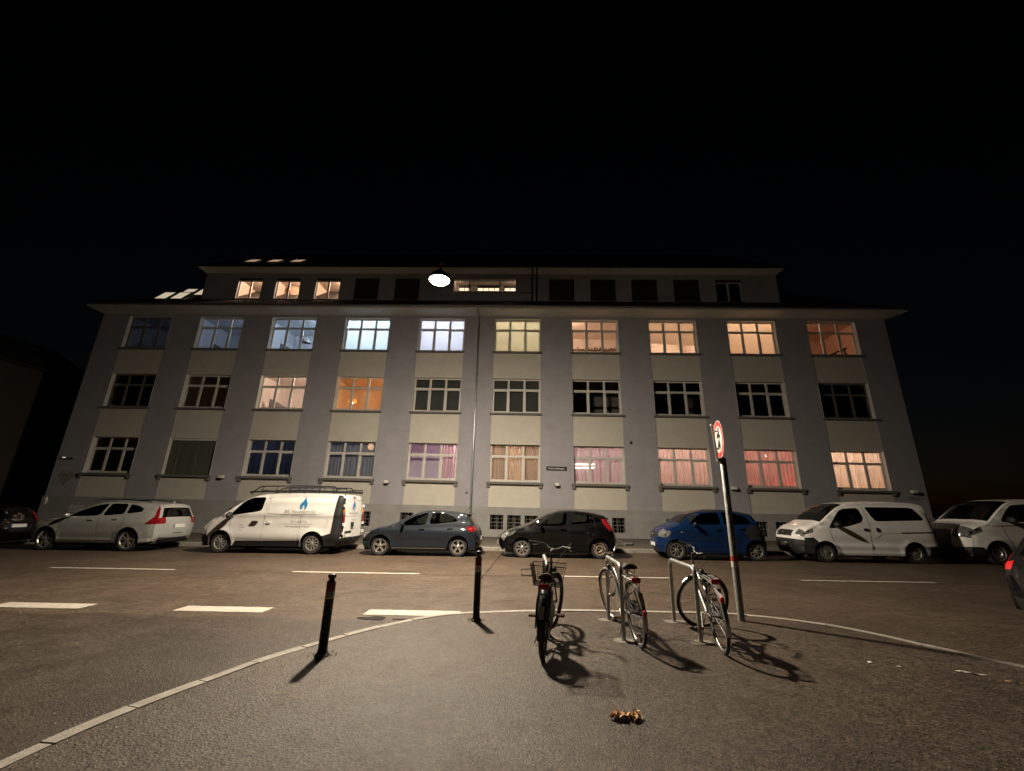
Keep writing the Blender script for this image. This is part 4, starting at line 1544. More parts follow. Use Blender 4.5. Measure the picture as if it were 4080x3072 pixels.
def car(name, label, cat, S, x_front, y_near, rot180=False, group="vehicles parked along the far kerb"):
    L, Wm, wr = S['L'], S['W'], S['wr']
    fo, wb = S['fo'], S['wb']
    cyy = y_near + (Wm - .03) * (1 if not rot180 else -1)
    root = thing(name, label, cat, (x_front, cyy, gz(x_front)), group=group, tilt=(0, -math.atan(SL), pi if rot180 else 0))
    if rot180:
        root.rotation_euler = (0, math.atan(SL), pi)
    P3 = cr([(a, b, c) for a, b, c in S['sil']], 6)
    n = len(P3)
    P = [Vector((p[0], p[1])) for p in P3]
    E_ = [max(0, p[2]) for p in P3]
    Sarc = [0]
    for i in range(1, n):
        Sarc.append(Sarc[-1] + (P[i] - P[i - 1]).length)
    T = []
    for i in range(n):
        t = P[min(i + 1, n - 1)] - P[max(i - 1, 0)]
        T.append(t.normalized())
    N = [Vector((-t.y, t.x)) for t in T]
    Bd = [P[i] - N[i] * E_[i] for i in range(n)]
    sec, planf, planr = S['sec'], S.get('pf', .10), S.get('pr', .06)
    xf, xr = S.get('xf', 1.1), S.get('xr', .9)
    wheels = [fo, fo + wb]
    Ra = wr * S.get('arch', 1.14)
    topB = [b for b in Bd]

    def Wd(x, z):
        w = lerp_table(sec, z)
        if x < xf:
            w *= 1 - planf * ((xf - x) / xf) ** 2.2
        if x > L - xr:
            w *= 1 - planr * ((x - L + xr) / xr) ** 2.2
        for xw in wheels:
            d = hypot(x - xw, z - wr)
            if d < Ra + .3:
                w += .018 * math.exp(-((d - Ra) / .07) ** 2)
        for (za, zb, amt, wid) in S.get('crease', []):
            zc = za + (zb - za) * x / L
            u = (z - zc) / wid
            w += amt * math.exp(-u * u)
        return w

    def edge_drop(x, z):
        d2 = min((x - b.x) ** 2 + (z - b.y) ** 2 for b in topB)
        d = math.sqrt(d2)
        return .045 * math.exp(-d / .045)

    def side_f(sg):
        def f(x, z):
            return Vector((x, sg * (Wd(x, z) - edge_drop(x, z)), z))
        return Fn(f, lambda x, z: Vector((0, sg, 0)))

    def at_s(s):
        s = max(0, min(Sarc[-1] - 1e-6, s))
        lo, hi = 0, n - 1
        while hi - lo > 1:
            md = (lo + hi) // 2
            if Sarc[md] <= s:
                lo = md
            else:
                hi = md
        t = (s - Sarc[lo]) / (Sarc[hi] - Sarc[lo])
        return P[lo].lerp(P[hi], t), N[lo].lerp(N[hi], t), E_[lo] + (E_[hi] - E_[lo]) * t

    WREF = .8

    def strip_xyz(s, tau):
        p, nn, e = at_s(s)
        t = max(-1, min(1, tau / WREF))
        b = p - nn * e
        w = Wd(b.x, b.y) - .045
        q = p - nn * e * abs(t) ** S.get('q', 3.2)
        return Vector((q.x, t * w, q.y))

    FS = Fn(strip_xyz, lambda s, tau: Vector((at_s(s)[1].x, tau / WREF * .5, at_s(s)[1].y)))

    # side domain
    zb = S['zb']
    dom = [(b.x, b.y) for b in Bd]
    xe = dom[-1][0]
    xs_ = dom[0][0]
    low = []
    for xw in reversed(wheels):
        h_ = max(.0, wr - zb)
        half = math.sqrt(max(.01, Ra * Ra - h_ * h_))
        a0 = atan2(zb - wr, half)
        a1 = pi - a0
        for k in range(19):
            q = a0 + (a1 - a0) * k / 18
            low.append((xw + Ra * cos(q), wr + Ra * sin(q)))
    low = [p for p in low]
    if dom[-1][1] > zb + .02:
        dom = dom + [(min(xe, L - .05), max(zb, dom[-1][1] - .02))]
    dom = dom + low
    acc = Acc()
    extra = {}
    regs = [(nm, poly) for nm, poly, *_ in S['side']]
    tri = panels(dom, regs, S.get('step', .1))
    for sg in (-1, 1):
        F = side_f(sg)
        for key, tr in tri.items():
            if key == "body":
                acc.add(tr, F)
            else:
                nm, k = key
                m_ = S['side'][k][2]
                push = S['side'][k][3] if len(S['side'][k]) > 3 else 0
                if m_ == 'body':
                    m_ = S['paint']
                a = Acc()
                a.add(tr, F, push)
                a.build(nm, m_, root)
    # strip over the top, front and back
    kn = lambda u: Sarc[int(min(n - 1, max(0, round(u * 6))))]
    sregs = []
    for nm, (u0, u1), (t0, t1), m_, *rest in S['strip']:
        s0, s1 = kn(u0), kn(u1)
        k_ = rest[0] if rest else 0
        poly = [(s0, t0 * WREF), (s1, (t0 + k_ * (1 if t0 < 0 else 1)) * WREF if False else t0 * WREF), (s1, t1 * WREF), (s0, t1 * WREF)]
        if len(rest) and rest[0] == 'taper':
            poly = [(s0, t0 * WREF), (s1, t0 * .9 * WREF), (s1, t1 * .9 * WREF), (s0, t1 * WREF)]
        sregs.append((nm, poly, m_))
    tri = panels([(0, -WREF), (Sarc[-1], -WREF), (Sarc[-1], WREF), (0, WREF)], [(a, b) for a, b, _ in sregs], S.get('step', .1))
    for key, tr in tri.items():
        if key == "body":
            acc.add(tr, FS)
        else:
            nm, k = key
            m_ = sregs[k][2]
            a = Acc()
            a.add(tr, FS, -.004 if 'window' in nm or 'windscreen' in nm else 0.0)
            a.build(nm, S['paint'] if m_ == 'body' else m_, root)
    body = acc.build("body", S['paint'], root)
    # floor, wheel wells, dark cabin tub
    MB().box(.25, L - .2, -Wm + .16, Wm - .16, zb - .02, zb + .1).build("underbody", M_trim, root)
    for xw in wheels:
        for sg in (-1, 1):
            y0 = sg * (Wm - .035)
            vs, fs = [], []
            for k in range(21):
                q = -.25 + (pi + .5) * k / 20
                px, pz = xw + (Ra + .004) * cos(q), wr + (Ra + .004) * sin(q)
                w_ = Wd(px, max(zb, pz)) - .004
                vs += [(px, sg * w_, pz), (px, sg * (Wm - .38), pz)]
                if k:
                    fs.append((2 * k - 2, 2 * k - 1, 2 * k + 1, 2 * k))
            b = len(vs)
            vs.append((xw, sg * (Wm - .38), wr))
            fs += [(b, 2 * k + 1, 2 * k + 3) for k in range(20)]
            MB().add(vs, fs).build("wheel_well", M_trim, root)
    for i, xw in enumerate(wheels):
        for sg in (-1, 1):
            st = S['wheel'][i] if isinstance(S['wheel'], list) else S['wheel']
            if st.get('steel'):
                steel_wheel(root, xw, sg * (Wm - .05), sg, wr, st['m'])
            else:
                wheel(root, xw, sg * (Wm - .05), sg, wr, st, st['m'])
    # seams
    for pl in S.get('seams', []):
        for sg in (-1, 1):
            F = side_f(sg)
            pp = cr(pl, 4) if len(pl) > 2 else [(pl[0][0] + (pl[1][0] - pl[0][0]) * k / 6, pl[0][1] + (pl[1][1] - pl[0][1]) * k / 6) for k in range(7)]
            MB().tube([F(a, b) - Vector((0, sg * .001, 0)) for a, b in pp], .0045, 4).build("door_gap", M_dark, root)
    for x_, z_ in S.get('handles', []):
        for sg in (-1, 1):
            y_ = sg * Wd(x_, z_)
            MB().box(x_ - .09, x_ + .09, min(y_, y_ + sg * .03), max(y_, y_ + sg * .03), z_ - .016, z_ + .016, .008).build("door_handle", S.get('handle_m', S['paint']), root)
    for x_, z_ in S.get('lamps', []):  # chrome balls added so that the headlights show glints
        for sg in (-1, 1):
            q = side_f(sg)(x_, z_)
            MB().ball((q.x, q.y + sg * .004, q.z), .035, 12, 8, (1, .45, 1)).build("headlight_glint_ball", M_chrome, root, True)
    if 'mirror' in S:
        x_, z_, sz = S['mirror']
        for sg in (-1, 1):
            y_ = sg * (Wd(x_, z_))
            m = MB().ball((x_, y_ + sg * .12 * sz, z_ + .04), .1, 12, 8, (.6 * sz, 1.0 * sz, .72 * sz))
            mo = m.build("wing_mirror", S.get('mirror_m', S['paint']), root, True)
            MB().tube([(x_ + .02, y_ - sg * .04, z_ - .02), (x_ + .01, y_ + sg * .08, z_ + .0)], .022, 6).build("mirror_arm", M_trim, mo)
    # cabin
    for x_, sgs in S.get('seats', []):
        for sg in sgs:
            yy = sg * Wm * .42
            so = MB().box(x_ - .25, x_ + .27, yy - .25, yy + .25, zb + .1, zb + .38, .06).build("seat", M_seat, root, True)
            zt = S['seat_top']
            mb = MB().box(-.06, .06, -.24, .24, 0, zt - zb - .55, .05).xf(Matrix.Translation((x_ + .24, yy, zb + .34)) @ Matrix.Rotation(.22, 4, 'Y'))
            mb.build("backrest", M_seat, so, True)
            mb = MB().box(-.05, .05, -.13, .13, zt - zb - .52, zt - zb - .33, .04).xf(Matrix.Translation((x_ + .24, yy, zb + .34)) @ Matrix.Rotation(.22, 4, 'Y'))
            mb.build("headrest", M_seat, so, True)
    if 'dash' in S:
        x_, z_ = S['dash']
        MB().box(x_ - .3, x_ + .12, -Wm + .2, Wm - .2, zb + .2, z_, .06).build("dashboard", M_trim, root, True)
        ring = [(x_ + .28 + .06 * sin(2 * pi * k / 20), -.36 + .18 * cos(2 * pi * k / 20), z_ + .02 + .17 * sin(2 * pi * k / 20)) for k in range(20)]
        MB().tube(ring, .015, 6, closed=True).build("steering_wheel", M_trim, root, True)
    root['_'] = 0
    del root['_']
    tools = dict(root=root, side=side_f, W=Wd, strip=FS, kn=kn, at_s=at_s, Sarc=Sarc, WREF=WREF)
    return tools


def plate(t, front, z, y=0.0, w=.5, tiltv=0.0, band=True, fixed_x=None):
    """number plate on the nose or the tail at height z"""
    root = t['root']
    best = None
    N_ = 260
    for i in range(N_):
        s = t['Sarc'][-1] * i / (N_ - 1)
        p, nn, e = t['at_s'](s)
        ok = nn.x < -.3 if front else nn.x > .3
        if ok and (best is None or abs(p.y - z) < best[0]):
            best = (abs(p.y - z), s)
    q = t['strip'](best[1], 0)
    sx_ = -1 if front else 1
    x_ = (fixed_x if fixed_x is not None else q.x) + sx_ * .012
    po = MB().box(x_ - .006, x_ + .006, y - w / 2, y + w / 2, z - .055, z + .055).build("number_plate", M_plate, root)
    xo = x_ + sx_ * .0075
    lead = (y + w / 2 - .045) * 1.0
    left = (1 if front else -1)        # side of the blue band as read
    yb = y - left * (-1) * (w / 2 - .022) if front else y - (w / 2 - .022)
    MB().box(min(xo, xo - .001), max(xo, xo + .001), yb - .022, yb + .022, z - .052, z + .052).build("plate_band", M_plateblue, po)
    return po


def hollow(a, b):
    return a


# ---------------------------------------------------------------- light grey estate
rim10 = dict(n=5, twin=.22, w0=.018, w1=.024, rim=.74, m=M_alloy)
volvo = dict(
    lamps=[(.22, .84)],  # spots of the added chrome glint balls
    L=4.71, W=.95, wr=.365, fo=.88, wb=2.865, zb=.26, paint=paint("silver_grey_paint", (.42, .43, .41), .3, .35),
    sil=[(.14, .24, .16), (.03, .40, .26), (.0, .60, .30), (.05, .82, .26), (.2, .95, .10), (.7, 1.05, .06), (1.26, 1.12, .06), (1.75, 1.39, .06), (2.15, 1.565, .06), (2.6, 1.645, .06), (3.3, 1.645, .06), (4.0, 1.595, .06), (4.42, 1.54, .06), (4.50, 1.46, .07), (4.63, 1.10, .08), (4.69, .97, .12), (4.71, .70, .15), (4.69, .45, .14), (4.58, .28, .10)],
    sec=[(.2, .86), (.34, .92), (.42, .915), (.5, .93), (.62, .945), (.8, .95), (.95, .945), (1.08, .90), (1.2, .85), (1.5, .70), (1.62, .62)],
    crease=[(.98, 1.08, .012, .05)], pf=.14, pr=.10, xr=.7,
    side=[("side_window", rounded([(1.42, 1.09), (1.95, 1.37), (2.3, 1.49), (2.62, 1.53), (2.56, 1.13)], .12), M_cgd, -.006),
          ("side_window", rounded([(2.66, 1.13), (2.71, 1.535), (3.3, 1.525), (3.38, 1.19)], .1), M_cgd, -.006),
          ("side_window", rounded([(3.46, 1.20), (3.40, 1.52), (3.78, 1.45), (3.96, 1.36), (3.98, 1.27)], .12), M_cgd, -.006),
          ("tail_light", [(4.40, 1.45), (4.46, 1.45), (4.57, 1.12), (4.68, .98), (4.64, .87), (4.24, .88), (4.38, 1.0), (4.47, 1.14)], M_red, .006),
          ("headlight", [(.0, .78), (.36, .94), (.40, .86), (.1, .70)], M_lens, .004),
          ("sill_strip", [(1.25, .30), (3.30, .30), (3.30, .36), (1.25, .36)], M_chrome, .004)],
    strip=[("windscreen", (6.05, 8.0), (-.92, .92), M_cgd, 'taper'), ("rear_window", (13.1, 14.0), (-.82, .82), M_cgd), ("tail_light", (14.0, 15.3), (-1, -.66), M_red), ("tail_light", (14.0, 15.3), (.66, 1), M_red),
           ("tail_light", (13.2, 14.0), (-1, -.95), M_red), ("tail_light", (13.2, 14.0), (.95, 1), M_red),
           ("grille", (2.1, 3.2), (-.42, .42), M_trim), ("headlight", (2.9, 3.7), (-1, -.55), M_lens), ("headlight", (2.9, 3.7), (.55, 1), M_lens), ("rear_valance", (17.1, 18), (-.8, .8), M_trim)],
    wheel=rim10, seams=[[(1.36, 1.06), (1.30, .7), (1.36, .36)], [(2.60, 1.12), (2.64, .7), (2.64, .36)], [(3.42, 1.18), (3.5, .9), (3.30, .70), (3.2, .5)]],
    handles=[(2.35, 1.0), (3.2, 1.03)], mirror=(1.55, 1.10, 1.0), seats=[(2.2, (-1, 1)), (3.1, (-1, 1))], seat_top=1.33, dash=(1.5, 1.05))
t = car("parked_car", "light silver grey estate car with tall red tail lights, far left of the row", "car", volvo, -14.785 - 2.865 / 2 - .88, 14.34)
plate(t, False, .80)
r0 = t['root']
for sg in (-1, 1):
    MB().tube([(2.0, sg * .64, 1.585), (2.2, sg * .64, 1.65), (3.0, sg * .64, 1.675), (3.9, sg * .64, 1.62), (4.1, sg * .64, 1.57)], .018, 6).build("roof_rail", M_chrome, r0)
    MB().tube([(4.50, sg * .80, .40), (4.61, sg * .66, .40), (4.66, sg * .5, .36)], .03, 6).build("exhaust_trim", M_chrome, r0)
MB().tube(cr([(4.43, -.74, .56), (4.63, -.5, .56), (4.715, 0, .56), (4.63, .5, .56), (4.43, .74, .56)], 5), .012, 5).build("bumper_trim", M_chrome, r0)
MB().box(4.28, 4.36, -.03, .03, 1.56, 1.62, .01).build("roof_fin", volvo['paint'], r0)

# ---------------------------------------------------------------- white plumber's van
rimv = dict(n=10, w0=.012, w1=.024, rim=.66, m=M_alloy2)
wpaint = paint("white_van_paint", (.66, .65, .62), .35, 0, .7)
trafic = dict(
    lamps=[(.2, .9), (.26, .98)],
    L=5.0, W=.965, wr=.335, fo=.93, wb=3.098, zb=.24, paint=wpaint, arch=1.17,
    sil=[(.14, .24, .16), (.02, .42, .26), (.02, .70, .28), (.13, .93, .2), (.42, 1.10, .08), (.72, 1.20, .07), (1.15, 1.53, .07), (1.55, 1.78, .07), (1.95, 1.90, .06), (2.5, 1.95, .06), (3.6, 1.965, .06), (4.6, 1.95, .06), (4.86, 1.90, .05), (4.93, 1.75, .04), (4.96, 1.2, .04), (4.99, .6, .05), (4.98, .42, .06), (4.9, .28, .06)],
    sec=[(.2, .89), (.4, .935), (.46, .955), (.62, .965), (.85, .95), (1.15, .945), (1.22, .955), (1.6, .90), (1.9, .82)],
    pf=.12, pr=.02, xr=.4,
    side=[("side_window", rounded([(1.20, 1.19), (1.18, 1.28), (1.5, 1.66), (1.75, 1.78), (2.17, 1.80), (2.22, 1.74), (2.18, 1.38), (2.06, 1.33), (1.55, 1.25)], .12), M_cg, -.008),
          ("rear_pillar", [(4.70, 1.93), (4.95, 1.93), (5.1, .2), (4.22, .2), (4.28, .56), (4.62, .66), (4.66, 1.2)], M_trim, .003),
          ("front_bumper", [(-.1, .58), (.34, .60), (.5, .50), (.5, .2), (-.1, .2)], M_trim, .004),
          ("headlight", [(.05, .78), (.2, 1.02), (.40, 1.08), (.36, .98), (.16, .74)], M_lens, .005),
          ("side_cladding", [(1.44, .40), (3.62, .42), (3.62, .23), (1.34, .23)], M_trim, .004),
          ("front_door", [(1.12, 1.12), (1.22, 1.14), (2.28, 1.30), (2.30, 1.80), (2.24, 1.84), (2.24, 1.31), (1.5, 1.18), (1.16, 1.16)], 'body', 0)],
    strip=[("windscreen", (5.05, 7.9), (-.93, .93), M_cg), ("grille", (2.3, 3.3), (-.5, .5), M_trim), ("front_bumper", (.2, 1.7), (-1, 1), M_trim), ("headlight", (2.4, 3.9), (-1, -.62), M_lens), ("headlight", (2.4, 3.9), (.62, 1), M_lens),
           ("rear_pillar", (12.8, 15.2), (-1, -.86), M_trim), ("rear_pillar", (12.8, 15.2), (.86, 1), M_trim), ("rear_bumper", (15.3, 17), (-1, 1), M_trim)],
    wheel=rimv, q=6.0,
    seams=[[(1.16, 1.12), (1.2, .8), (1.34, .45)], [(2.30, 1.84), (2.32, 1.2), (2.30, .46)], [(3.55, 1.86), (3.56, 1.0), (3.54, .46)],
           [(2.40, 1.74), (2.40, 1.40), (2.55, 1.26), (4.30, 1.28), (4.48, 1.5), (4.48, 1.78), (4.40, 1.82), (2.48, 1.80), (2.40, 1.74)],
           [(3.2, 1.12), (4.40, 1.14), (4.40, .80)]],
    handles=[], mirror=(1.22, 1.16, 1.5), mirror_m=M_trim, seats=[(1.75, (-1, 1))], seat_top=1.62, dash=(1.1, 1.18))
t = car("delivery_van", "white plumbing van with blue flame logo, black roof rack and black rear pillars", "van", trafic, -8.592 - 3.098 / 2 - .93, 14.34)
r0 = t['root']
F = t['side'](-1)


def decal_side(t, name, vs, fs, m, ox, oz, sg=-1, push=.006):
    F_ = t['side'](sg)
    out = []
    for p in vs:
        q = F_(ox + p[0] * (1 if sg < 0 else -1), oz + p[1])
        out.append((q.x, q.y + sg * push, q.z))
    return MB().add(out, fs).build(name, m, t['root'])


M_grey = mat("logo_grey", (.20, .21, .21), .5, var=.1)
M_flame = mat("logo_blue", (.015, .16, .36), .4, var=.25, vscale=12)
flame = [(0, -.02), (-.06, .02), (-.115, .09), (-.12, .17), (-.09, .24), (-.07, .21), (-.05, .29), (.0, .36), (.01, .43), (.05, .36), (.07, .28), (.095, .30), (.12, .2), (.11, .1), (.06, .02), (.03, -.01), (.055, .05), (.04, .12), (.015, .17), (-.01, .12), (-.03, .06)]
flame_outer = cr([(-.075, .0), (-.12, .08), (-.12, .17), (-.08, .24), (-.03, .30), (.005, .40), (.02, .44)], 4) + cr([(.03, .40), (.07, .31), (.11, .23), (.115, .12), (.08, .03), (.045, -.01)], 4)[0:] + cr([(.04, .06), (.025, .13), (.0, .17), (-.03, .11), (-.045, .05)], 3)


def flat_poly(ring):
    c_ = delaunay_2d_cdt([Vector(p) for p in ring], [(i, (i + 1) % len(ring)) for i in range(len(ring))], [], 1, 1e-6)
    return [(p.x, p.y, 0) for p in c_[0]], [tuple(f) for f in c_[2]]


for sg in (-1, 1):
    vs, fs = flat_poly(flame_outer)
    decal_side(t, "flame_logo", vs, fs, M_flame, 3.58, 1.39, sg)
    for body, size, ox, oz, sh, m in (("BK Haustechnik", .165, 3.48, 1.285, .25, M_grey), ("Sanitär Heizung Solar", .062, 3.48, 1.205, .1, M_grey), ("0711 4687715", .095, 3.50, .985, .1, M_grey), ("www.haustechnik-bk.de", .085, 3.48, .845, .1, M_grey)):
        vs, fs = text_mesh(body, size, sh, 'CENTER')
        decal_side(t, "lettering", vs, fs, m, ox, oz, sg)
    for a, b, z_ in ((-.6, -.34, 1.22), (.34, .6, 1.22), (-.5, .5, .94)):
        decal_side(t, "logo_line", [(a, 0, 0), (b, 0, 0), (b, .008, 0), (a, .008, 0)], [(0, 1, 2, 3)], M_grey, 3.48, z_, sg)
    for k in range(3):
        w_ = (.34, .26, .3)[k]
        vs, fs = text_mesh(("Sanitär", "Heizung", "Solar")[k], .06, 0, 'LEFT')
        decal_side(t, "lettering", vs, fs, mat("faint_grey", (.42, .41, .39), .5, var=.1), 1.5 if sg < 0 else 1.75, .88 - k * .075, sg)
# back doors
xr_ = 4.985


def back_x(z_):
    best = None
    for i in range(200):
        s = t['Sarc'][-1] * i / 199
        p, nn, e = t['at_s'](s)
        if nn.x > .3 and (best is None or abs(p.y - z_) < best[0]):
            best = (abs(p.y - z_), p.x)
    return best[1]


def on_back(name, m, y0, y1, z0, z1, th=.012, parent=None, lift=0.0):
    zc = (z0 + z1) / 2
    vs = [(back_x(z0) + lift, y0, z0), (back_x(z0) + lift, y1, z0), (back_x(z1) + lift, y1, z1), (back_x(z1) + lift, y0, z1)]
    top = [(a + th, b, c) for a, b, c in vs]
    return MB().add(vs + top, [(4, 5, 6, 7), (0, 1, 5, 4), (1, 2, 6, 5), (2, 3, 7, 6), (3, 0, 4, 7)]).build(name, m, parent or r0)


on_back("door_gap", M_dark, .012, .022, .48, 1.80, .005)
for y_ in (-.84, .84):
    for z_ in (.62, .90, 1.50):
        on_back("door_hinge", wpaint, y_ - .06, y_ + .06, z_, z_ + .09, .04)
    on_back("tail_light", M_red, y_ - .055, y_ + .055, 1.0, 1.24, .03)
    on_back("tail_light", M_lens, y_ - .055, y_ + .055, 1.245, 1.32, .03)
    on_back("tail_light", M_orange, y_ - .055, y_ + .055, 1.325, 1.42, .03)
on_back("brake_light", M_red, -.09, .09, 1.80, 1.86, .015)
on_back("door_handle", M_trim, -.22, -.06, .84, 1.0, .05)
on_back("plate_recess", M_trim, -.68, -.16, .52, .72, .008)
on_back("number_plate", M_plate, -.66, -.20, .53, .635, .02)
vs, fs = flat_poly(flame_outer)
for nm, vv, ff, m, oy, oz in [("flame_logo", vs, fs, M_flame, -.02, 1.36)] + [("lettering", *text_mesh(b_, s_, .1, 'CENTER'), M_grey, 0.0, z_) for b_, s_, z_ in (("BK Haustechnik", .12, 1.26), ("Sanitär Heizung Solar", .05, 1.19), ("0711 4687715", .07, 1.05), ("www.haustechnik-bk.de", .055, .78))]:
    MB().add([(back_x(oz + p[1]) + .008, oy + p[0], oz + p[1]) for p in vv], ff).build(nm, m, r0)
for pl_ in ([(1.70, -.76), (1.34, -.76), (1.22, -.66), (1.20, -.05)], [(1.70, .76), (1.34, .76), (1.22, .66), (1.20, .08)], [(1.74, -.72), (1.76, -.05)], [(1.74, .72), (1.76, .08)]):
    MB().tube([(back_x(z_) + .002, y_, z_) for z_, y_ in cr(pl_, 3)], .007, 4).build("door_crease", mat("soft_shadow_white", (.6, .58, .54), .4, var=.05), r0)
MB().tube([(2.02 - .1, -.972, .985), (2.02, -.985, 1.0), (2.12, -.975, .985)], .035, 6).build("door_handle", M_trim, r0)
MB().tube([(2.42, -.972, .985), (2.5, -.985, 1.0), (2.58, -.975, .985)], .012, 6).build("door_handle", wpaint, r0)
# roof rack
rk = MB()
for sg in (-1, 1):
    rk.tube(cr([(1.55, sg * .70, 1.90), (1.85, sg * .70, 2.14), (2.1, sg * .70, 2.17)], 5) + [(3.3, sg * .70, 2.185), (4.45, sg * .70, 2.175), (4.52, sg * .70, 2.14), (4.55, sg * .70, 1.98)], .02, 6)
    rk.tube([(1.50, sg * .70, 1.97), (3.3, sg * .70, 2.03), (4.9, sg * .70, 2.0)], .028, 6)
    rk.tube([(4.55, sg * .70, 2.10), (4.9, sg * .70, 2.10), (4.92, sg * .70, 1.98)], .018, 6)
for x_ in (1.95, 2.45, 2.95, 3.45, 3.95, 4.45, 4.9):
    rk.tube([(x_, -.70, 2.03), (x_, .70, 2.03)], .02, 6)
    for sg in (-1, 1):
        if x_ < 4.6:
            rk.tube([(x_ - .06, sg * .70, 2.0), (x_ + .04, sg * .70, 2.17)], .012, 5)
        rk.tube([(x_, sg * .70, 2.02), (x_, sg * .72, 1.93)], .016, 5)
rk.build("roof_rack", M_trim, r0)

# ---------------------------------------------------------------- dark grey hatchback
rim5 = dict(n=5, w0=.03, w1=.04, rim=.70, m=M_alloy)
seat = dict(
    lamps=[(.26, .67)],
    L=4.06, W=.885, wr=.305, fo=.80, wb=2.564, zb=.19, paint=paint("dark_grey_paint", (.013, .017, .023), .3, .5),
    sil=[(.14, .18, .14), (.03, .34, .24), (.02, .54, .28), (.12, .70, .2), (.45, .84, .08), (1.0, .96, .06), (1.45, 1.17, .06), (1.9, 1.36, .06), (2.3, 1.435, .06), (2.9, 1.425, .06), (3.45, 1.35, .06), (3.64, 1.29, .06), (3.84, 1.0, .09), (3.96, .85, .13), (4.04, .62, .15), (4.05, .4, .13), (3.95, .22, .08)],
    sec=[(.15, .82), (.3, .865), (.42, .85), (.55, .868), (.72, .885), (.82, .872), (.93, .83), (1.15, .72), (1.4, .60)],
    crease=[(.74, .84, .014, .03)], pf=.15, pr=.10, xr=.7,
    side=[("side_window", rounded([(1.36, .93), (1.66, 1.13), (2.0, 1.29), (2.30, 1.35), (2.26, .97)], .1), M_cg, -.006),
          ("side_window", rounded([(2.38, .98), (2.42, 1.355), (2.85, 1.335), (3.20, 1.23), (3.32, 1.08)], .1), M_cg, -.006),
          ("tail_light", [(3.60, .90), (3.76, .95), (3.95, .88), (3.95, .74), (3.72, .78)], M_red, .004),
          ("headlight", [(.05, .66), (.46, .76), (.40, .68), (.14, .56)], M_lens, .004),
          ("sill_strip", [(1.2, .235), (2.95, .235), (2.95, .26), (1.2, .26)], M_alloy2, .004)],
    strip=[("windscreen", (5.1, 7.2), (-.92, .92), M_cg, 'taper'), ("rear_window", (11.1, 12.0), (-.8, .8), M_cgd), ("tail_light", (12.2, 13.1), (-1, -.62), M_red), ("tail_light", (12.2, 13.1), (.62, 1), M_red),
           ("grille", (1.9, 2.8), (-.4, .4), M_trim), ("headlight", (2.2, 3.2), (-1, -.58), M_lens), ("headlight", (2.2, 3.2), (.58, 1), M_lens), ("rear_valance", (15, 16), (-.9, .9), M_trim)],
    wheel=rim5, seams=[[(1.32, .9), (1.24, .6), (1.30, .28)], [(2.30, .95), (2.32, .6), (2.30, .28)], [(3.30, 1.06), (3.34, .86), (3.12, .64), (2.98, .4)]],
    handles=[(2.14, .84), (3.08, .86)], mirror=(1.52, .94, .85), seats=[(2.0, (-1, 1)), (2.8, (-1, 1))], seat_top=1.16, dash=(1.4, .92))
t = car("parked_car", "dark grey hatchback with five-spoke alloy wheels behind the second bollard", "car", seat, -3.484 - 2.564 / 2 - .80, 14.34)
MB().tube([(3.4, 0, 1.36), (3.62, .0, 1.56)], .006, 5).build("aerial", M_trim, t['root'])
MB().box(3.5, 3.72, -.52, .52, 1.30, 1.325, .01).build("spoiler", seat['paint'], t['root'])
plate(t, False, .55)

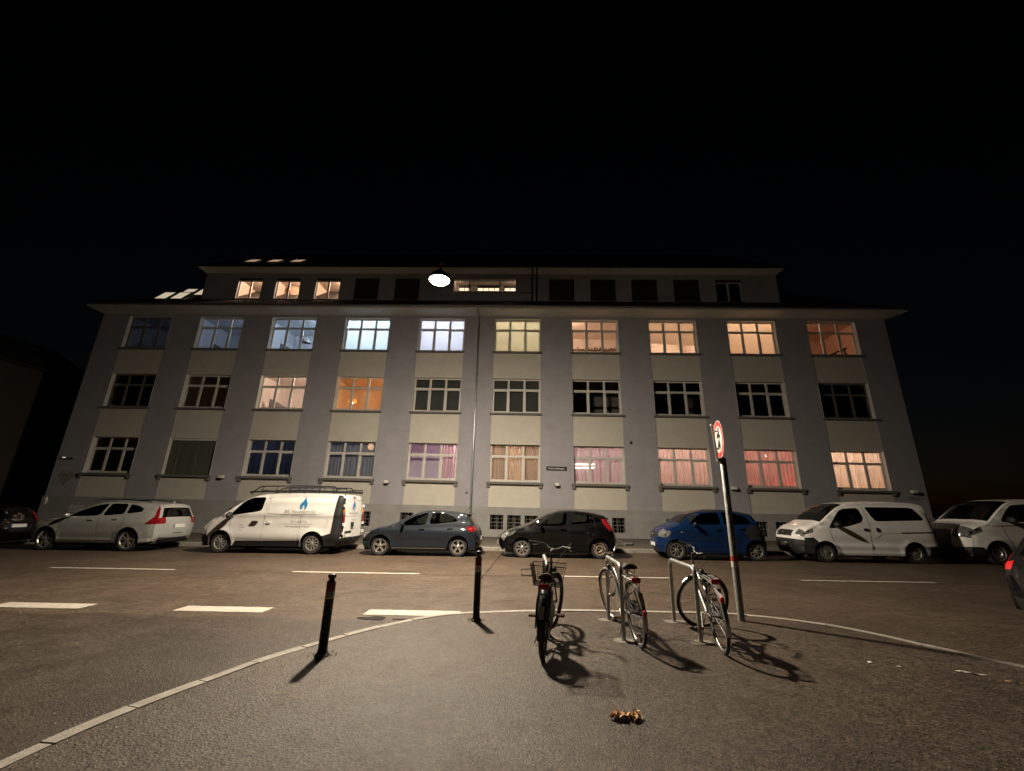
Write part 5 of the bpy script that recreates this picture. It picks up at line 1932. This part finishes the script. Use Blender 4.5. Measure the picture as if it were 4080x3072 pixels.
# ---------------------------------------------------------------- black hatchback
rimt = dict(n=8, twin=.12, w0=.01, w1=.012, rim=.72, m=M_alloy)
fiesta = dict(
    lamps=[(.3, .70), (.42, .76)],
    L=3.95, W=.865, wr=.295, fo=.81, wb=2.489, zb=.18, paint=paint("black_paint", (.0025, .0025, .003), .22, .2),
    sil=[(.12, .18, .14), (.02, .34, .24), (.0, .54, .28), (.10, .70, .2), (.48, .88, .08), (.95, 1.01, .06), (1.4, 1.25, .06), (1.85, 1.42, .06), (2.3, 1.485, .06), (2.9, 1.465, .06), (3.45, 1.37, .06), (3.62, 1.29, .07), (3.80, 1.0, .10), (3.88, .85, .12), (3.94, .6, .14), (3.93, .4, .12), (3.84, .22, .08)],
    sec=[(.15, .80), (.3, .845), (.45, .835), (.6, .855), (.78, .865), (.9, .85), (1.0, .80), (1.2, .70), (1.45, .57)],
    crease=[(.70, .98, .012, .035)], pf=.16, pr=.12, xr=.7,
    side=[("side_window", rounded([(1.22, .97), (1.6, 1.19), (1.92, 1.34), (2.30, 1.40), (2.26, 1.01)], .1), M_cg, -.006),
          ("side_window", rounded([(2.40, 1.03), (2.43, 1.405), (2.88, 1.385), (3.12, 1.31), (3.17, 1.10)], .1), M_cg, -.006),
          ("side_window", rounded([(3.23, 1.12), (3.20, 1.28), (3.34, 1.22), (3.40, 1.14)], .1), M_cg, -.006),
          ("tail_light", [(3.42, 1.22), (3.52, 1.22), (3.70, 1.0), (3.80, .88), (3.66, .84), (3.55, .95), (3.46, 1.08)], M_red, .005),
          ("headlight", [(.05, .62), (.62, .84), (.52, .72), (.16, .56)], M_lens, .005)],
    strip=[("windscreen", (5.1, 7.3), (-.92, .92), M_cg, 'taper'), ("rear_window", (11.1, 12.0), (-.78, .78), M_cgd), ("tail_light", (11.2, 12.6), (-1, -.82), M_red), ("tail_light", (11.2, 12.6), (.82, 1), M_red),
           ("grille", (1.0, 2.0), (-.5, .5), M_trim), ("headlight", (2.6, 3.6), (-1, -.6), M_lens), ("headlight", (2.6, 3.6), (.6, 1), M_lens)],
    wheel=[rimt, dict(steel=True, n=1, m=M_steelrim)], seams=[[(1.2, .94), (1.12, .6), (1.2, .27)], [(2.33, .98), (2.34, .6), (2.3, .27)], [(3.19, 1.06), (3.2, .84), (3.0, .6), (2.9, .4)]],
    handles=[(2.14, .90), (3.02, .94)], mirror=(1.42, .98, .9), seats=[(1.95, (-1, 1)), (2.75, (-1, 1))], seat_top=1.20, dash=(1.3, .96))
t = car("parked_car", "black hatchback with a bare steel rear wheel behind the first bicycle", "car", fiesta, 1.133 - 2.489 / 2 - .81, 14.34)
plate(t, True, .42)
plate(t, False, .62)

# ---------------------------------------------------------------- small blue car
rim8 = dict(n=8, w0=.011, w1=.02, rim=.70, m=M_alloy)
smart = dict(
    lamps=[(.2, .78)],
    L=3.495, W=.835, wr=.295, fo=.50, wb=2.494, zb=.2, paint=paint("blue_paint", (.004, .017, .060), .25, .3),
    sil=[(.10, .2, .10), (.0, .38, .2), (.0, .66, .22), (.06, .84, .16), (.3, 1.0, .08), (.62, 1.11, .06), (1.0, 1.37, .06), (1.35, 1.50, .06), (1.8, 1.555, .05), (2.4, 1.55, .05), (2.95, 1.47, .05), (3.12, 1.40, .06), (3.3, 1.08, .09), (3.42, .9, .12), (3.49, .62, .13), (3.48, .4, .11), (3.4, .22, .08)],
    sec=[(.15, .78), (.3, .82), (.5, .815), (.7, .83), (.85, .835), (1.0, .82), (1.1, .79), (1.3, .71), (1.5, .60)],
    crease=[(.46, .52, .012, .04)], pf=.12, pr=.12, xf=.8, xr=.6,
    side=[("side_window", rounded([(.98, 1.09), (1.2, 1.29), (1.45, 1.43), (1.98, 1.47), (1.98, 1.09)], .1), M_cgd, -.006),
          ("side_window", rounded([(2.10, 1.09), (2.10, 1.47), (2.45, 1.45), (2.80, 1.37), (2.98, 1.12)], .1), M_cgd, -.006),
          ("rear_panel", [(2.62, .95), (3.05, 1.08), (3.4, 1.08), (3.6, .55), (3.33, .52), (3.25, .62), (2.85, .66)], M_trim, .003),
          ("roof_side", [(1.0, 1.13), (1.4, 1.46), (2.0, 1.50), (2.5, 1.48), (3.02, 1.36), (3.3, 1.06), (3.3, 1.6), (1.0, 1.6)], M_trim, .001),
          ("tail_light", [(3.22, .90), (3.40, .92), (3.45, .70), (3.24, .70)], M_red, .006),
          ("headlight", rounded([(.03, .70), (.16, .86), (.34, .90), (.36, .78), (.2, .66)], .2), M_lens, .006),
          ("side_repeater", rounded([(.66, .86), (.73, .88), (.73, .83), (.66, .82)], .2), M_lens, .005)],
    strip=[("windscreen", (5.1, 7.4), (-.92, .92), M_cg, 'taper'), ("roof", (7.5, 11.0), (-1, 1), M_trim), ("rear_window", (11.1, 12.0), (-.8, .8), M_cgd), ("grille", (2.0, 3.0), (-.5, .5), M_trim), ("headlight", (2.2, 3.6), (-1, -.6), M_lens), ("headlight", (2.2, 3.6), (.6, 1), M_lens), ("tail_light", (12.6, 13.6), (-1, -.7), M_red), ("tail_light", (12.6, 13.6), (.7, 1), M_red)],
    wheel=rim8, seams=[[(.95, 1.05), (.88, .7), (.95, .3)], [(2.04, 1.08), (2.05, .7), (2.02, .3)], [(2.95, 1.1), (2.7, .8), (2.62, .55), (2.55, .3)]],
    handles=[(1.88, .95), (2.62, .97)], mirror=(1.12, 1.06, .9), mirror_m=M_trim, seats=[(1.55, (-1, 1)), (2.35, (-1, 1))], seat_top=1.28, dash=(1.0, 1.05))
t = car("parked_car", "small dark blue five-door car with black roof behind the sign post", "car", smart, 6.075 - 2.494 / 2 - .50, 14.34)
plate(t, True, .44)
MB().tube([(2.5, .0, 1.54), (2.6, .0, 1.72)], .006, 5).build("aerial", M_trim, t['root'])
MB().lathe([(.001, .01), (.045, .008), (.05, 0)], 16, Matrix.Translation((-.006, 0, .73)) @ Matrix.Rotation(-pi / 2, 4, 'Y')).build("badge", M_chrome, t['root'], True)

# ---------------------------------------------------------------- white compact van
rim9 = dict(n=9, w0=.016, w1=.036, rim=.66, m=M_alloy)
nv = dict(
    lamps=[(.22, .85), (.36, .92)],
    L=4.40, W=.85, wr=.30, fo=.80, wb=2.725, zb=.22, paint=paint("white_compact_paint", (.80, .79, .76), .35, 0, .7), arch=1.16,
    sil=[(.10, .22, .12), (.0, .40, .22), (.0, .64, .24), (.07, .88, .2), (.34, 1.07, .09), (.72, 1.21, .07), (1.15, 1.52, .07), (1.5, 1.73, .07), (1.9, 1.83, .06), (2.6, 1.865, .06), (3.6, 1.865, .06), (4.1, 1.83, .06), (4.25, 1.73, .07), (4.33, 1.2, .07), (4.38, .8, .07), (4.40, .5, .09), (4.3, .28, .08)],
    sec=[(.18, .80), (.3, .835), (.42, .825), (.52, .842), (.8, .85), (1.0, .84), (1.2, .82), (1.5, .77), (1.82, .69)],
    crease=[(.52, .52, .008, .03)], pf=.15, pr=.05, xr=.5,
    side=[("side_window", rounded([(.98, 1.01), (1.2, 1.30), (1.45, 1.56), (1.62, 1.63), (2.08, 1.66), (2.16, 1.36), (2.08, 1.22), (1.6, 1.08)], .12), M_cg, -.007),
          ("side_window", rounded([(2.30, 1.69), (3.80, 1.68), (4.03, 1.34), (3.98, 1.29), (2.52, 1.25), (2.42, 1.40)], .08), M_cgd, -.007),
          ("front_bumper", [(-.1, .70), (.48, .74), (.60, .62), (.66, .2), (-.1, .2)], M_trim, .004),
          ("rear_bumper", [(3.98, .50), (4.5, .50), (4.5, .2), (3.95, .2)], M_trim, .004),
          ("headlight", [(.04, .80), (.52, 1.03), (.50, .90), (.14, .78)], M_lens, .005),
          ("tail_light", [(4.20, .98), (4.33, 1.0), (4.40, .62), (4.30, .62), (4.26, .76)], M_red, .006),
          ("door_track", [(3.22, .885), (4.18, .915), (4.18, .95), (3.22, .925)], M_trim, .003),
          ("mirror_shadow_panel", [(0, -1), (.01, -1), (.01, -.99)], M_trim, 0)],
    strip=[("windscreen", (5.1, 7.5), (-.93, .93), M_cg), ("front_bumper", (.0, 2.15), (-1, 1), M_trim), ("grille", (2.5, 3.3), (-.55, .55), M_trim), ("headlight", (2.8, 3.6), (-1, -.72), M_lens), ("headlight", (2.8, 3.6), (.72, 1), M_lens),
           ("rear_window", (12.2, 12.95), (-.8, .8), M_cgd), ("tail_light", (13.3, 14.5), (-1, -.86), M_red), ("tail_light", (13.3, 14.5), (.86, 1), M_red), ("rear_bumper", (15, 16), (-1, 1), M_trim)],
    wheel=rim9, q=5.0, seams=[[(1.0, 1.0), (1.06, .7), (1.22, .40), (1.24, .27)], [(2.22, 1.66), (2.28, 1.2), (2.24, .8), (2.22, .28)], [(2.62, .88), (2.44, .76), (2.34, .74)], [(2.62, .885), (3.22, .90)]],
    handles=[], mirror=(1.18, 1.10, 1.15), mirror_m=M_trim, seats=[(1.75, (-1, 1))], seat_top=1.48, dash=(1.0, 1.08))
nv['side'] = nv['side'][:-1]
t = car("compact_van", "white compact passenger van with unpainted black front bumper right of the sign post", "van", nv, 10.849 - 2.725 / 2 - .80, 14.34)
plate(t, True, .50, w=.34)
r0 = t['root']
for sg in (-1, 1):
    for x_, a, b in ((2.28 - .1, .12, .035), (2.50, .05, .06)):
        y_ = sg * t['W'](x_, 1.0)
        MB().box(x_ - a, x_ + .02, min(y_, y_ + sg * .025), max(y_, y_ + sg * .025), 1.0 - b, 1.0 + b, .012).build("door_handle", M_trim, r0)
MB().tube([(1.72, 0, 1.79), (1.66, 0, 1.90)], .006, 5).build("aerial", M_trim, r0)
MB().lathe([(.04, 0), (.055, .006), (.07, 0)], 16, Matrix.Translation((.015, 0, .82)) @ Matrix.Rotation(-pi / 2, 4, 'Y')).build("badge", M_chrome, r0, True)
for y_ in (-.6, .6):
    MB().ball((.17, y_, .42), .04, 10, 6, (.5, 1, 1)).build("fog_light", M_lens, r0, True)

# ---------------------------------------------------------------- white transporter at the right edge
rimsteel = dict(steel=True, n=1, m=M_alloy2)
tc = dict(
    L=4.97, W=.985, wr=.335, fo=.95, wb=2.933, zb=.25, paint=paint("white_transporter_paint", (.80, .79, .76), .35, 0, .7), arch=1.18,
    sil=[(.14, .26, .14), (.02, .44, .26), (.02, .78, .28), (.12, 1.02, .2), (.45, 1.17, .1), (.85, 1.29, .07), (1.3, 1.63, .07), (1.65, 1.86, .07), (2.0, 1.96, .06), (2.6, 2.0, .06), (3.6, 2.0, .06), (4.6, 1.99, .06), (4.85, 1.92, .06), (4.92, 1.2, .05), (4.96, .6, .06), (4.9, .3, .07)],
    sec=[(.2, .92), (.4, .955), (.5, .97), (.75, .985), (1.0, .965), (1.2, .955), (1.3, .94), (1.7, .88), (1.95, .80)],
    pf=.13, pr=.02, xr=.4,
    side=[("side_window", rounded([(1.30, 1.27), (1.30, 1.36), (1.6, 1.66), (1.82, 1.80), (2.42, 1.84), (2.46, 1.30)], .12), M_cg, -.008),
          ("headlight", [(.06, .82), (.16, 1.04), (.62, 1.16), (.62, 1.0), (.3, .86)], M_lens, .005),
          ("front_bumper", [(-.1, .52), (.5, .52), (.62, .40), (.62, .2), (-.1, .2)], M_trim, .004),
          ("orange_stripe", [(.95, 1.165), (2.5, 1.215), (4.8, 1.24), (4.8, 1.215), (2.5, 1.19), (.95, 1.14)], mat("stripe_orange", (.55, .13, .06), .4, var=.1), .004)],
    strip=[("windscreen", (5.1, 7.6), (-.93, .93), M_cg), ("grille", (1.2, 3.0), (-.55, .55), M_trim), ("front_bumper", (.0, 1.2), (-1, 1), M_trim), ("headlight", (2.2, 3.9), (-1, -.6), M_lens), ("headlight", (2.2, 3.9), (.6, 1), M_lens)],
    wheel=rimsteel, q=5.0, seams=[[(1.25, 1.24), (1.3, .8), (1.45, .5)], [(2.5, 1.84), (2.52, 1.2), (2.5, .5)]],
    handles=[(2.35, 1.08)], handle_m=M_trim, mirror=(1.42, 1.30, 1.5), mirror_m=M_trim, seats=[(1.85, (-1, 1))], seat_top=1.66, dash=(1.2, 1.25))
t = car("transporter_van", "white transporter van with an orange side stripe cut off by the right edge", "van", tc, 14.76 - .95, 14.34)
for sg in (-1, 1):
    for x_, z_ in ((.30, .95), (.48, 1.03)):  # two added chrome balls per headlight, for its glints
        q = t['side'](sg)(x_, z_)
        MB().ball((q.x - .02, q.y + sg * .002, q.z), .045, 12, 8, (1, .4, 1)).build("headlight_glint_ball", M_chrome, t['root'], True)

# ---------------------------------------------------------------- dark cars at both edges
dark = dict(fiesta)
dark['paint'] = paint("near_black_paint", (.002, .002, .0022), .3, .2)
dark['wheel'] = rimt
t = car("parked_car", "black car in the dark at the far left edge, only its pale plate catching light", "car", dark, -18.42 - 3.95, 14.5)
plate(t, False, .72)
dark2 = dict(seat)
dark2['paint'] = paint("night_plum_paint", (.004, .0035, .0045), .3, .2)
dark2['side'] = [x for x in seat['side'] if x[0] != "tail_light"] + [("tail_light", [(3.62, .98), (3.80, 1.0), (3.97, .90), (4.0, .62), (3.9, .62), (3.86, .80), (3.66, .84)], M_redlit, .004)]
dark2['strip'] = [x for x in seat['strip'] if x[0] != "tail_light"] + [("tail_light", (12.3, 13.1), (-1, -.84), M_redlit), ("tail_light", (12.3, 13.1), (.84, 1), M_redlit)]
t = car("parked_car", "dark car at the right edge with a glowing red tail light nearer than the row", "car", dark2, 6.97 + 4.06, 7.02, True, group="cars parked near the camera")
MB().tube(cr([(3.86, -.72, .46), (4.0, -.45, .46), (4.07, 0, .46), (4.0, .45, .46), (3.86, .72, .46)], 5), .014, 5).build("bumper_trim", M_chrome, t['root'])

# ------------------------------------------------------------------ bicycles
M_spoke = mat("spoke_steel", (.5, .5, .5), .3, metal=.9, var=.05)
M_rimal = mat("bike_rim", (.42, .42, .41), .35, metal=.8, var=.1)
M_rubber = mat("bike_tyre", (.013, .012, .012), .7, var=.2, vscale=30)
M_grip = mat("bike_grip", (.02, .018, .017), .7, var=.2)
M_saddle = mat("saddle_leather", (.02, .017, .016), .4, var=.2)
M_refl = mat("red_reflector", (.55, .015, .01), .2, var=.15, vscale=60, coat=.5)
M_amber = mat("amber_reflector", (.55, .22, .03), .25, var=.15, coat=.5)


def bike_wheel(R, tyre_r, parent, Mx, rim_m):
    """wheel in the y-z plane about the origin, moved by Mx"""
    n = 40
    t = MB().tube([Mx @ Vector((0, R * cos(2 * pi * k / n), R * sin(2 * pi * k / n))) for k in range(n)], tyre_r, 8, closed=True)
    w = t.build("wheel", M_rubber, parent, True, 180)
    rr = R - tyre_r - .008
    MB().tube([Mx @ Vector((0, rr * cos(2 * pi * k / n), rr * sin(2 * pi * k / n))) for k in range(n)], .011, 6, closed=True).build("rim", rim_m, w, True, 180)
    sp = MB()
    for k in range(28):
        a = 2 * pi * k / 28
        s_ = .028 if k % 2 else -.028
        h_ = a + (.5 if (k // 2) % 2 else -.5)
        sp.tube([Mx @ Vector((s_, .02 * cos(h_), .02 * sin(h_))), Mx @ Vector((0, rr * cos(a), rr * sin(a)))], .0014, 4, caps=False)
    o = sp.build("spokes", M_spoke, w)
    o["kind"] = "stuff"
    MB().tube([Mx @ Vector((-.05, 0, 0)), Mx @ Vector((-.03, 0, 0)), Mx @ Vector((.03, 0, 0)), Mx @ Vector((.05, 0, 0))], [.012, .022, .022, .012], 10).build("hub", M_rimal, w, True)
    return w


def guard(R, a0, a1, w, m, parent, Mx, name="mudguard"):
    vs, fs = [], []
    n = 26
    for k in range(n + 1):
        a = a0 + (a1 - a0) * k / n
        for e, dr in ((-1, -.012), (-.6, .006), (0, .01), (.6, .006), (1, -.012)):
            vs.append(Mx @ Vector((e * w, (R + dr) * cos(a), (R + dr) * sin(a))))
        if k:
            o_ = 5 * (k - 1)
            fs += [(o_ + i, o_ + i + 1, o_ + i + 6, o_ + i + 5) for i in range(4)]
    return MB().add(vs, fs).build(name, m, parent, True)


def bicycle(name, label, x, y, heading, lean, steer, B):
    """origin at the rear wheel's contact; y forward"""
    root = thing(name, label, "bicycle", (x, y, on_pave(x)), group="bicycles parked at the hoops")
    root.rotation_euler = (Matrix.Rotation(heading, 3, 'Z') @ Matrix.Rotation(lean, 3, 'Y')).to_euler()
    R = B['R']
    fm = B['frame_m']
    WB = B.get('wb', 1.08)
    ax = Vector((0, 0, R + .0))
    bb = Vector((0, .44, .29))
    st_top = Vector((0, .28, B['st']))
    hd_lo = Vector((0, WB - .16, .62))
    hd_hi = Vector((0, WB - .215, B['ht']))
    fr = MB()
    r_ = .0165
    fr.tube([bb, st_top], r_, 10)
    if B['style'] == 'step':
        fr.tube(cr([hd_lo + Vector((0, 0, .04)), (0, WB - .36, .42), (0, .62, .30), bb], 6), r_ * 1.25, 10)
        fr.tube(cr([hd_hi - Vector((0, -.01, .05)), (0, WB - .42, .60), (0, .52, .44), (0, .36, .48)], 6), r_, 10)
    else:
        fr.tube([hd_lo + Vector((0, 0, .02)), bb], r_ * 1.2, 10)
        fr.tube([hd_hi - Vector((0, -.01, .05)), st_top - Vector((0, -.01, .06))], r_, 10)
    fr.tube([hd_lo, hd_hi], .02, 10)
    for s_ in (-1, 1):
        fr.tube([bb + Vector((s_ * .03, -.02, 0)), (s_ * .055, .2, R - .01), (s_ * .062, 0, R)], .010, 8)
        fr.tube([st_top + Vector((s_ * .02, .01, -.08)), (s_ * .05, .12, R + .22), (s_ * .062, 0, R)], .009, 8)
    fr.tube([bb + Vector((-.035, 0, 0)), bb + Vector((.035, 0, 0))], .024, 12)
    fr.build("frame", fm, root, True)
    # rear wheel
    Mr = Matrix.Translation(ax)
    bike_wheel(R, B.get('tr', .018), root, Mr, B.get('rim_m', M_rimal))
    g = guard(R + .022, pi * B.get('g0', .08), pi * B.get('g1', 1.1), B.get('gw', .028), B['guard_m'], root, Mr)
    # stays of the mudguard
    for s_ in (-1, 1):
        a = pi * .96
        MB().tube([Mr @ Vector((s_ * .06, 0, 0)), Mr @ Vector((s_ * .03, (R + .02) * cos(a), (R + .02) * sin(a)))], .003, 4).build("stay", M_spoke, g)
    # front group turns about the steering axis
    axis = (hd_hi - hd_lo).normalized()
    fa = Vector((0, WB, R))
    Ms = Matrix.Translation(hd_lo) @ Matrix.Rotation(steer, 4, axis) @ Matrix.Translation(-hd_lo)
    # keep the turned wheel on the ground
    Mf = Ms @ Matrix.Translation(fa)
    bike_wheel(R, B.get('tr', .018), root, Mf, B.get('rim_m', M_rimal))
    guard(R + .022, pi * .12, pi * .82, .027, B['guard_m'], root, Mf)
    fk = MB()
    crown = hd_lo + axis * -.02
    fk.tube([Ms @ (crown + Vector((-.05, 0, 0))), Ms @ (crown + Vector((.05, 0, 0)))], .016, 8)
    for s_ in (-1, 1):
        fk.tube([Ms @ Vector(p) for p in cr([crown + Vector((s_ * .05, 0, 0)), (s_ * .052, WB - .09, .48), (s_ * .052, WB - .03, R + .06), (s_ * .052, WB, R)], 4)], .011, 8)
    fk.build("fork", B.get('fork_m', fm), root, True)
    sh = hd_hi + axis * B['stem']
    hb = MB()
    hb.tube([Ms @ hd_hi, Ms @ sh, Ms @ (sh + Vector((0, .06, .02)))], .013, 8)
    c0 = sh + Vector((0, .06, .02))
    bw, rise, back = B['bar']
    pts = cr([c0 + Vector(p) for p in ((-bw, -back, rise), (-bw * .82, -back * .45, rise), (-bw * .45, .02, rise * .8), (-.05, .0, 0), (.05, 0, 0), (bw * .45, .02, rise * .8), (bw * .82, -back * .45, rise), (bw, -back, rise))], 4)
    hb.tube([Ms @ Vector(p) for p in pts], .0115, 8)
    ho = hb.build("handlebar", B.get('bar_m', M_steel), root, True)
    for s_ in (-1, 1):
        e = c0 + Vector((s_ * bw, -back, rise))
        d = (Vector((s_ * bw * .82, -back * .45, rise)) - Vector((s_ * bw, -back, rise))).normalized()
        MB().tube([Ms @ (e - d * .01), Ms @ (e + d * .11)], .017, 8).build("grip", M_grip, ho, True)
        MB().tube([Ms @ (e + d * .13 + Vector((0, 0, -.01))), Ms @ (e + d * .10 + Vector((0, .05, -.03))), Ms @ (e + d * .02 + Vector((0, .06, -.035)))], .006, 5).build("brake_lever", M_rimal, ho, True)
        MB().tube([Ms @ p for p in [Vector(q) for q in cr([c0 + Vector((s_ * bw * .8, -back * .3, rise)), c0 + Vector((s_ * bw * .7, .12, rise + .05)), c0 + Vector((s_ * .1, .12, -.05)), hd_lo + Vector((0, .03, .1))], 5)]], .003, 4).build("brake_cable", M_grip, ho)
    # headlamp
    if B.get('headlamp', True):
        p = hd_lo + Vector((0, .09, .10))
        MB().ball(Ms @ p, .035, 10, 6, (1, 1.2, 1)).build("headlamp", M_black, root, True)
    # saddle and post
    sd = st_top + (st_top - bb).normalized() * B['post']
    MB().tube([st_top, sd], .0135, 8).build("seat_post", M_rimal, root, True)
    vs, fs = [], []
    ns = 9
    for k in range(ns):
        t = k / (ns - 1)
        yy = sd.y - .13 + .27 * t
        w = .085 * (1 - t) ** .75 * (1 if t > .08 else .75) + .018
        for e in range(7):
            a = -pi * .55 + pi * 1.1 * e / 6
            vs.append((w * sin(a), yy, sd.z + .055 * cos(a) - .02 + .015 * (1 - t) ** 2))
        if k:
            o_ = 7 * (k - 1)
            fs += [(o_ + i, o_ + i + 1, o_ + i + 8, o_ + i + 7) for i in range(6)]
    fs += [tuple(range(7)), tuple(7 * (ns - 1) + i for i in range(6, -1, -1))]
    so = MB().add(vs, fs).build("saddle", M_saddle, root, True)
    sr = MB()
    for s_ in (-1, 1):
        sr.tube([(s_ * .055, sd.y - .09, sd.z - .02), (s_ * .05, sd.y - .08, sd.z - .065), (s_ * .025, sd.y, sd.z - .055), (s_ * .015, sd.y + .1, sd.z - .02)], .005, 5)
    sr.build("saddle_spring", M_rimal, so, True)
    # drive
    ca = B.get('crank', .4)
    MB().tube([(.052, bb.y, bb.z), (.058, bb.y, bb.z)], .09, 24).build("chainring", M_rimal, root)
    MB().box(.048, .085, -.06, .62, R - .055, R + .055, .02).build("chain_guard", B.get('chain_m', M_black), root, True)
    for s_ in (-1, 1):
        d = Vector((0, cos(ca), sin(ca))) * (.17 * s_)
        MB().tube([bb + Vector((s_ * .07, 0, 0)), bb + d + Vector((s_ * .10, 0, 0))], .011, 6).build("crank", M_rimal, root, True)
        p = bb + d + Vector((s_ * .15, 0, 0))
        po = MB().box(p.x - .048, p.x + .048, p.y - .04, p.y + .04, p.z - .014, p.z + .014, .006).build("pedal", M_black, root)
        for q in (-.042, .042):
            MB().box(p.x - .03, p.x + .03, p.y + q - .002, p.y + q + .002, p.z - .009, p.z + .009).build("pedal_reflector", M_amber, po)
    # rack
    if B.get('rack', True):
        z0 = R * 2 + .055
        rk = MB()
        for s_ in (-1, 1):
            rk.tube([(s_ * .06, .27, z0), (s_ * .065, -.12, z0), (s_ * .05, -.17, z0)], .006, 6)
            rk.tube([(s_ * .065, -.08, z0), (s_ * .068, 0, R)], .005, 5)
            rk.tube([(s_ * .065, .1, z0), (s_ * .068, 0, R)], .005, 5)
        for yy in (-.16, -.05, .08, .2):
            rk.tube([(-.062, yy, z0), (.062, yy, z0)], .005, 5)
        rk.tube([(-.025, .27, z0 + .005), (-.025, -.15, z0 + .005)], .004, 5)
        rk.tube([(.025, .27, z0 + .005), (.025, -.15, z0 + .005)], .004, 5)
        rk.build("rack", B.get('rack_m', M_rimal), root, True)
        MB().box(-.05, .05, -.195, -.17, z0 - .035, z0 + .02, .008).build("rear_reflector", M_refl, root, True)
    if 'plate' in B:
        a = pi * B['plate']
        p = Mr @ Vector((0, (R + .032) * cos(a), (R + .032) * sin(a)))
        n_ = Vector((0, cos(a), sin(a)))
        tn = Vector((0, -sin(a), cos(a)))
        vs = [p + Vector((u_ * .028, 0, 0)) + tn * v_ * .06 + n_ * .004 for u_, v_ in ((-1, -1), (1, -1), (.8, 1), (-.8, 1))]
        MB().add(vs, [(0, 1, 2, 3)]).build("guard_plate", M_white, g)
    if 'rlight' in B:
        a = pi * B['rlight']
        p = Mr @ Vector((0, (R + .045) * cos(a), (R + .045) * sin(a)))
        MB().ball(p, .026, 10, 6, (.9, .8, 1.4)).build("rear_light", M_refl, g, True)
    # kickstand
    MB().tube([(-.05, .40, .26), (-.13, .34, -.0 + .012)], .008, 6).build("kickstand", M_rimal, root, True)
    MB().tube([(.018, bb.y - .02, bb.z + .02), (.03, .22, .42), (.045, .05, R + .06)], .003, 4).build("gear_cable", M_grip, root)
    return root


def basket(root, cx, cyy, z0, w0, l0, w1, l1, h):
    """wire mesh basket, wider at the top"""
    bo = MB()

    def loop(t):
        w, l_ = w0 + (w1 - w0) * t, l0 + (l1 - l0) * t
        z = z0 + h * t
        return [(cx + a * w / 2, cyy + b * l_ / 2, z) for a, b in ((-1, -1), (1, -1), (1, 1), (-1, 1))]
    bo.tube(loop(1), .006, 5, closed=True)
    bo.tube(loop(0), .005, 5, closed=True)
    b_ = bo.build("basket", M_black, root)
    me = MB()
    for k in range(1, 9):
        me.tube(loop(k / 9), .0016, 3, closed=True)
    for i in range(4):
        n = 15
        for k in range(n):
            t = k / n
            lo, hi = loop(0), loop(1)
            a = Vector(lo[i]).lerp(Vector(lo[(i + 1) % 4]), t)
            b = Vector(hi[i]).lerp(Vector(hi[(i + 1) % 4]), t)
            me.tube([a, b], .0016, 3, caps=False)
    lo = loop(0)
    for k in range(1, 14):
        t = k / 14
        me.tube([Vector(lo[0]).lerp(Vector(lo[1]), t), Vector(lo[3]).lerp(Vector(lo[2]), t)], .0016, 3, caps=False)
        me.tube([Vector(lo[0]).lerp(Vector(lo[3]), t), Vector(lo[1]).lerp(Vector(lo[2]), t)], .0016, 3, caps=False)
    o = me.build("basket_mesh", M_black, b_)
    o["kind"] = "stuff"
    return b_


bkp = paint("bike_black", (.012, .012, .013), .3, .2)
sil = mat("bike_silver", (.45, .44, .43), .3, metal=.75, var=.1, vscale=10)
b1 = bicycle("bicycle", "black bicycle with a dark wire basket on its rear rack, nearest the bollard", .20, 5.04, -.13, .03, -.3,
             dict(R=.325, tr=.027, gw=.043, style='step', st=.60, ht=.84, stem=.13, bar=(.29, .05, .14), post=.16, frame_m=bkp, guard_m=M_black, plate=.86, rim_m=M_black, bar_m=M_iron, crank=-.15, rack_m=M_black, headlamp=True))
basket(b1, .035, .02, .70, .30, .30, .385, .36, .20)
for s_ in (-1, 1):
    pts_ = [(-.20, .30), (-.14, .56), (.10, .64), (.26, .60), (.26, .40), (.10, .30), (-.05, .26)]
    MB().prism(rounded(pts_), s_ * .075, s_ * .08, Matrix(((0, 1, 0, 0), (1, 0, 0, 0), (0, 0, 1, 0), (0, 0, 0, 1)))).build("skirt_guard", M_black, b1)
MB().tube([(-.15, .02, .84), (-.27, .0, .83), (-.27, .0, .77), (-.14, .02, .77)], .008, 5).build("basket_handle", M_black, b1)
b2 = bicycle("bicycle", "silver ladies bicycle with swept-back handlebar and red reflector, middle of the three", 1.315, 5.43, .05, -.07, .25,
             dict(R=.335, tr=.018, style='step', st=.56, ht=.78, stem=.13, bar=(.27, .07, .18), post=.31, frame_m=sil, guard_m=sil, plate=.8, rlight=.93, crank=.25, bar_m=M_chrome, chain_m=M_grip))
b3 = bicycle("bicycle", "silver bicycle with its front wheel turned sideways across the third hoop", 2.19, 5.29, -.14, -.06, -1.35,
             dict(R=.345, tr=.019, style='diamond', st=.60, ht=.84, stem=.10, bar=(.27, .04, .12), post=.12, frame_m=sil, guard_m=sil, rlight=.80, plate=.72, crank=.9, wb=1.06, bar_m=M_iron))
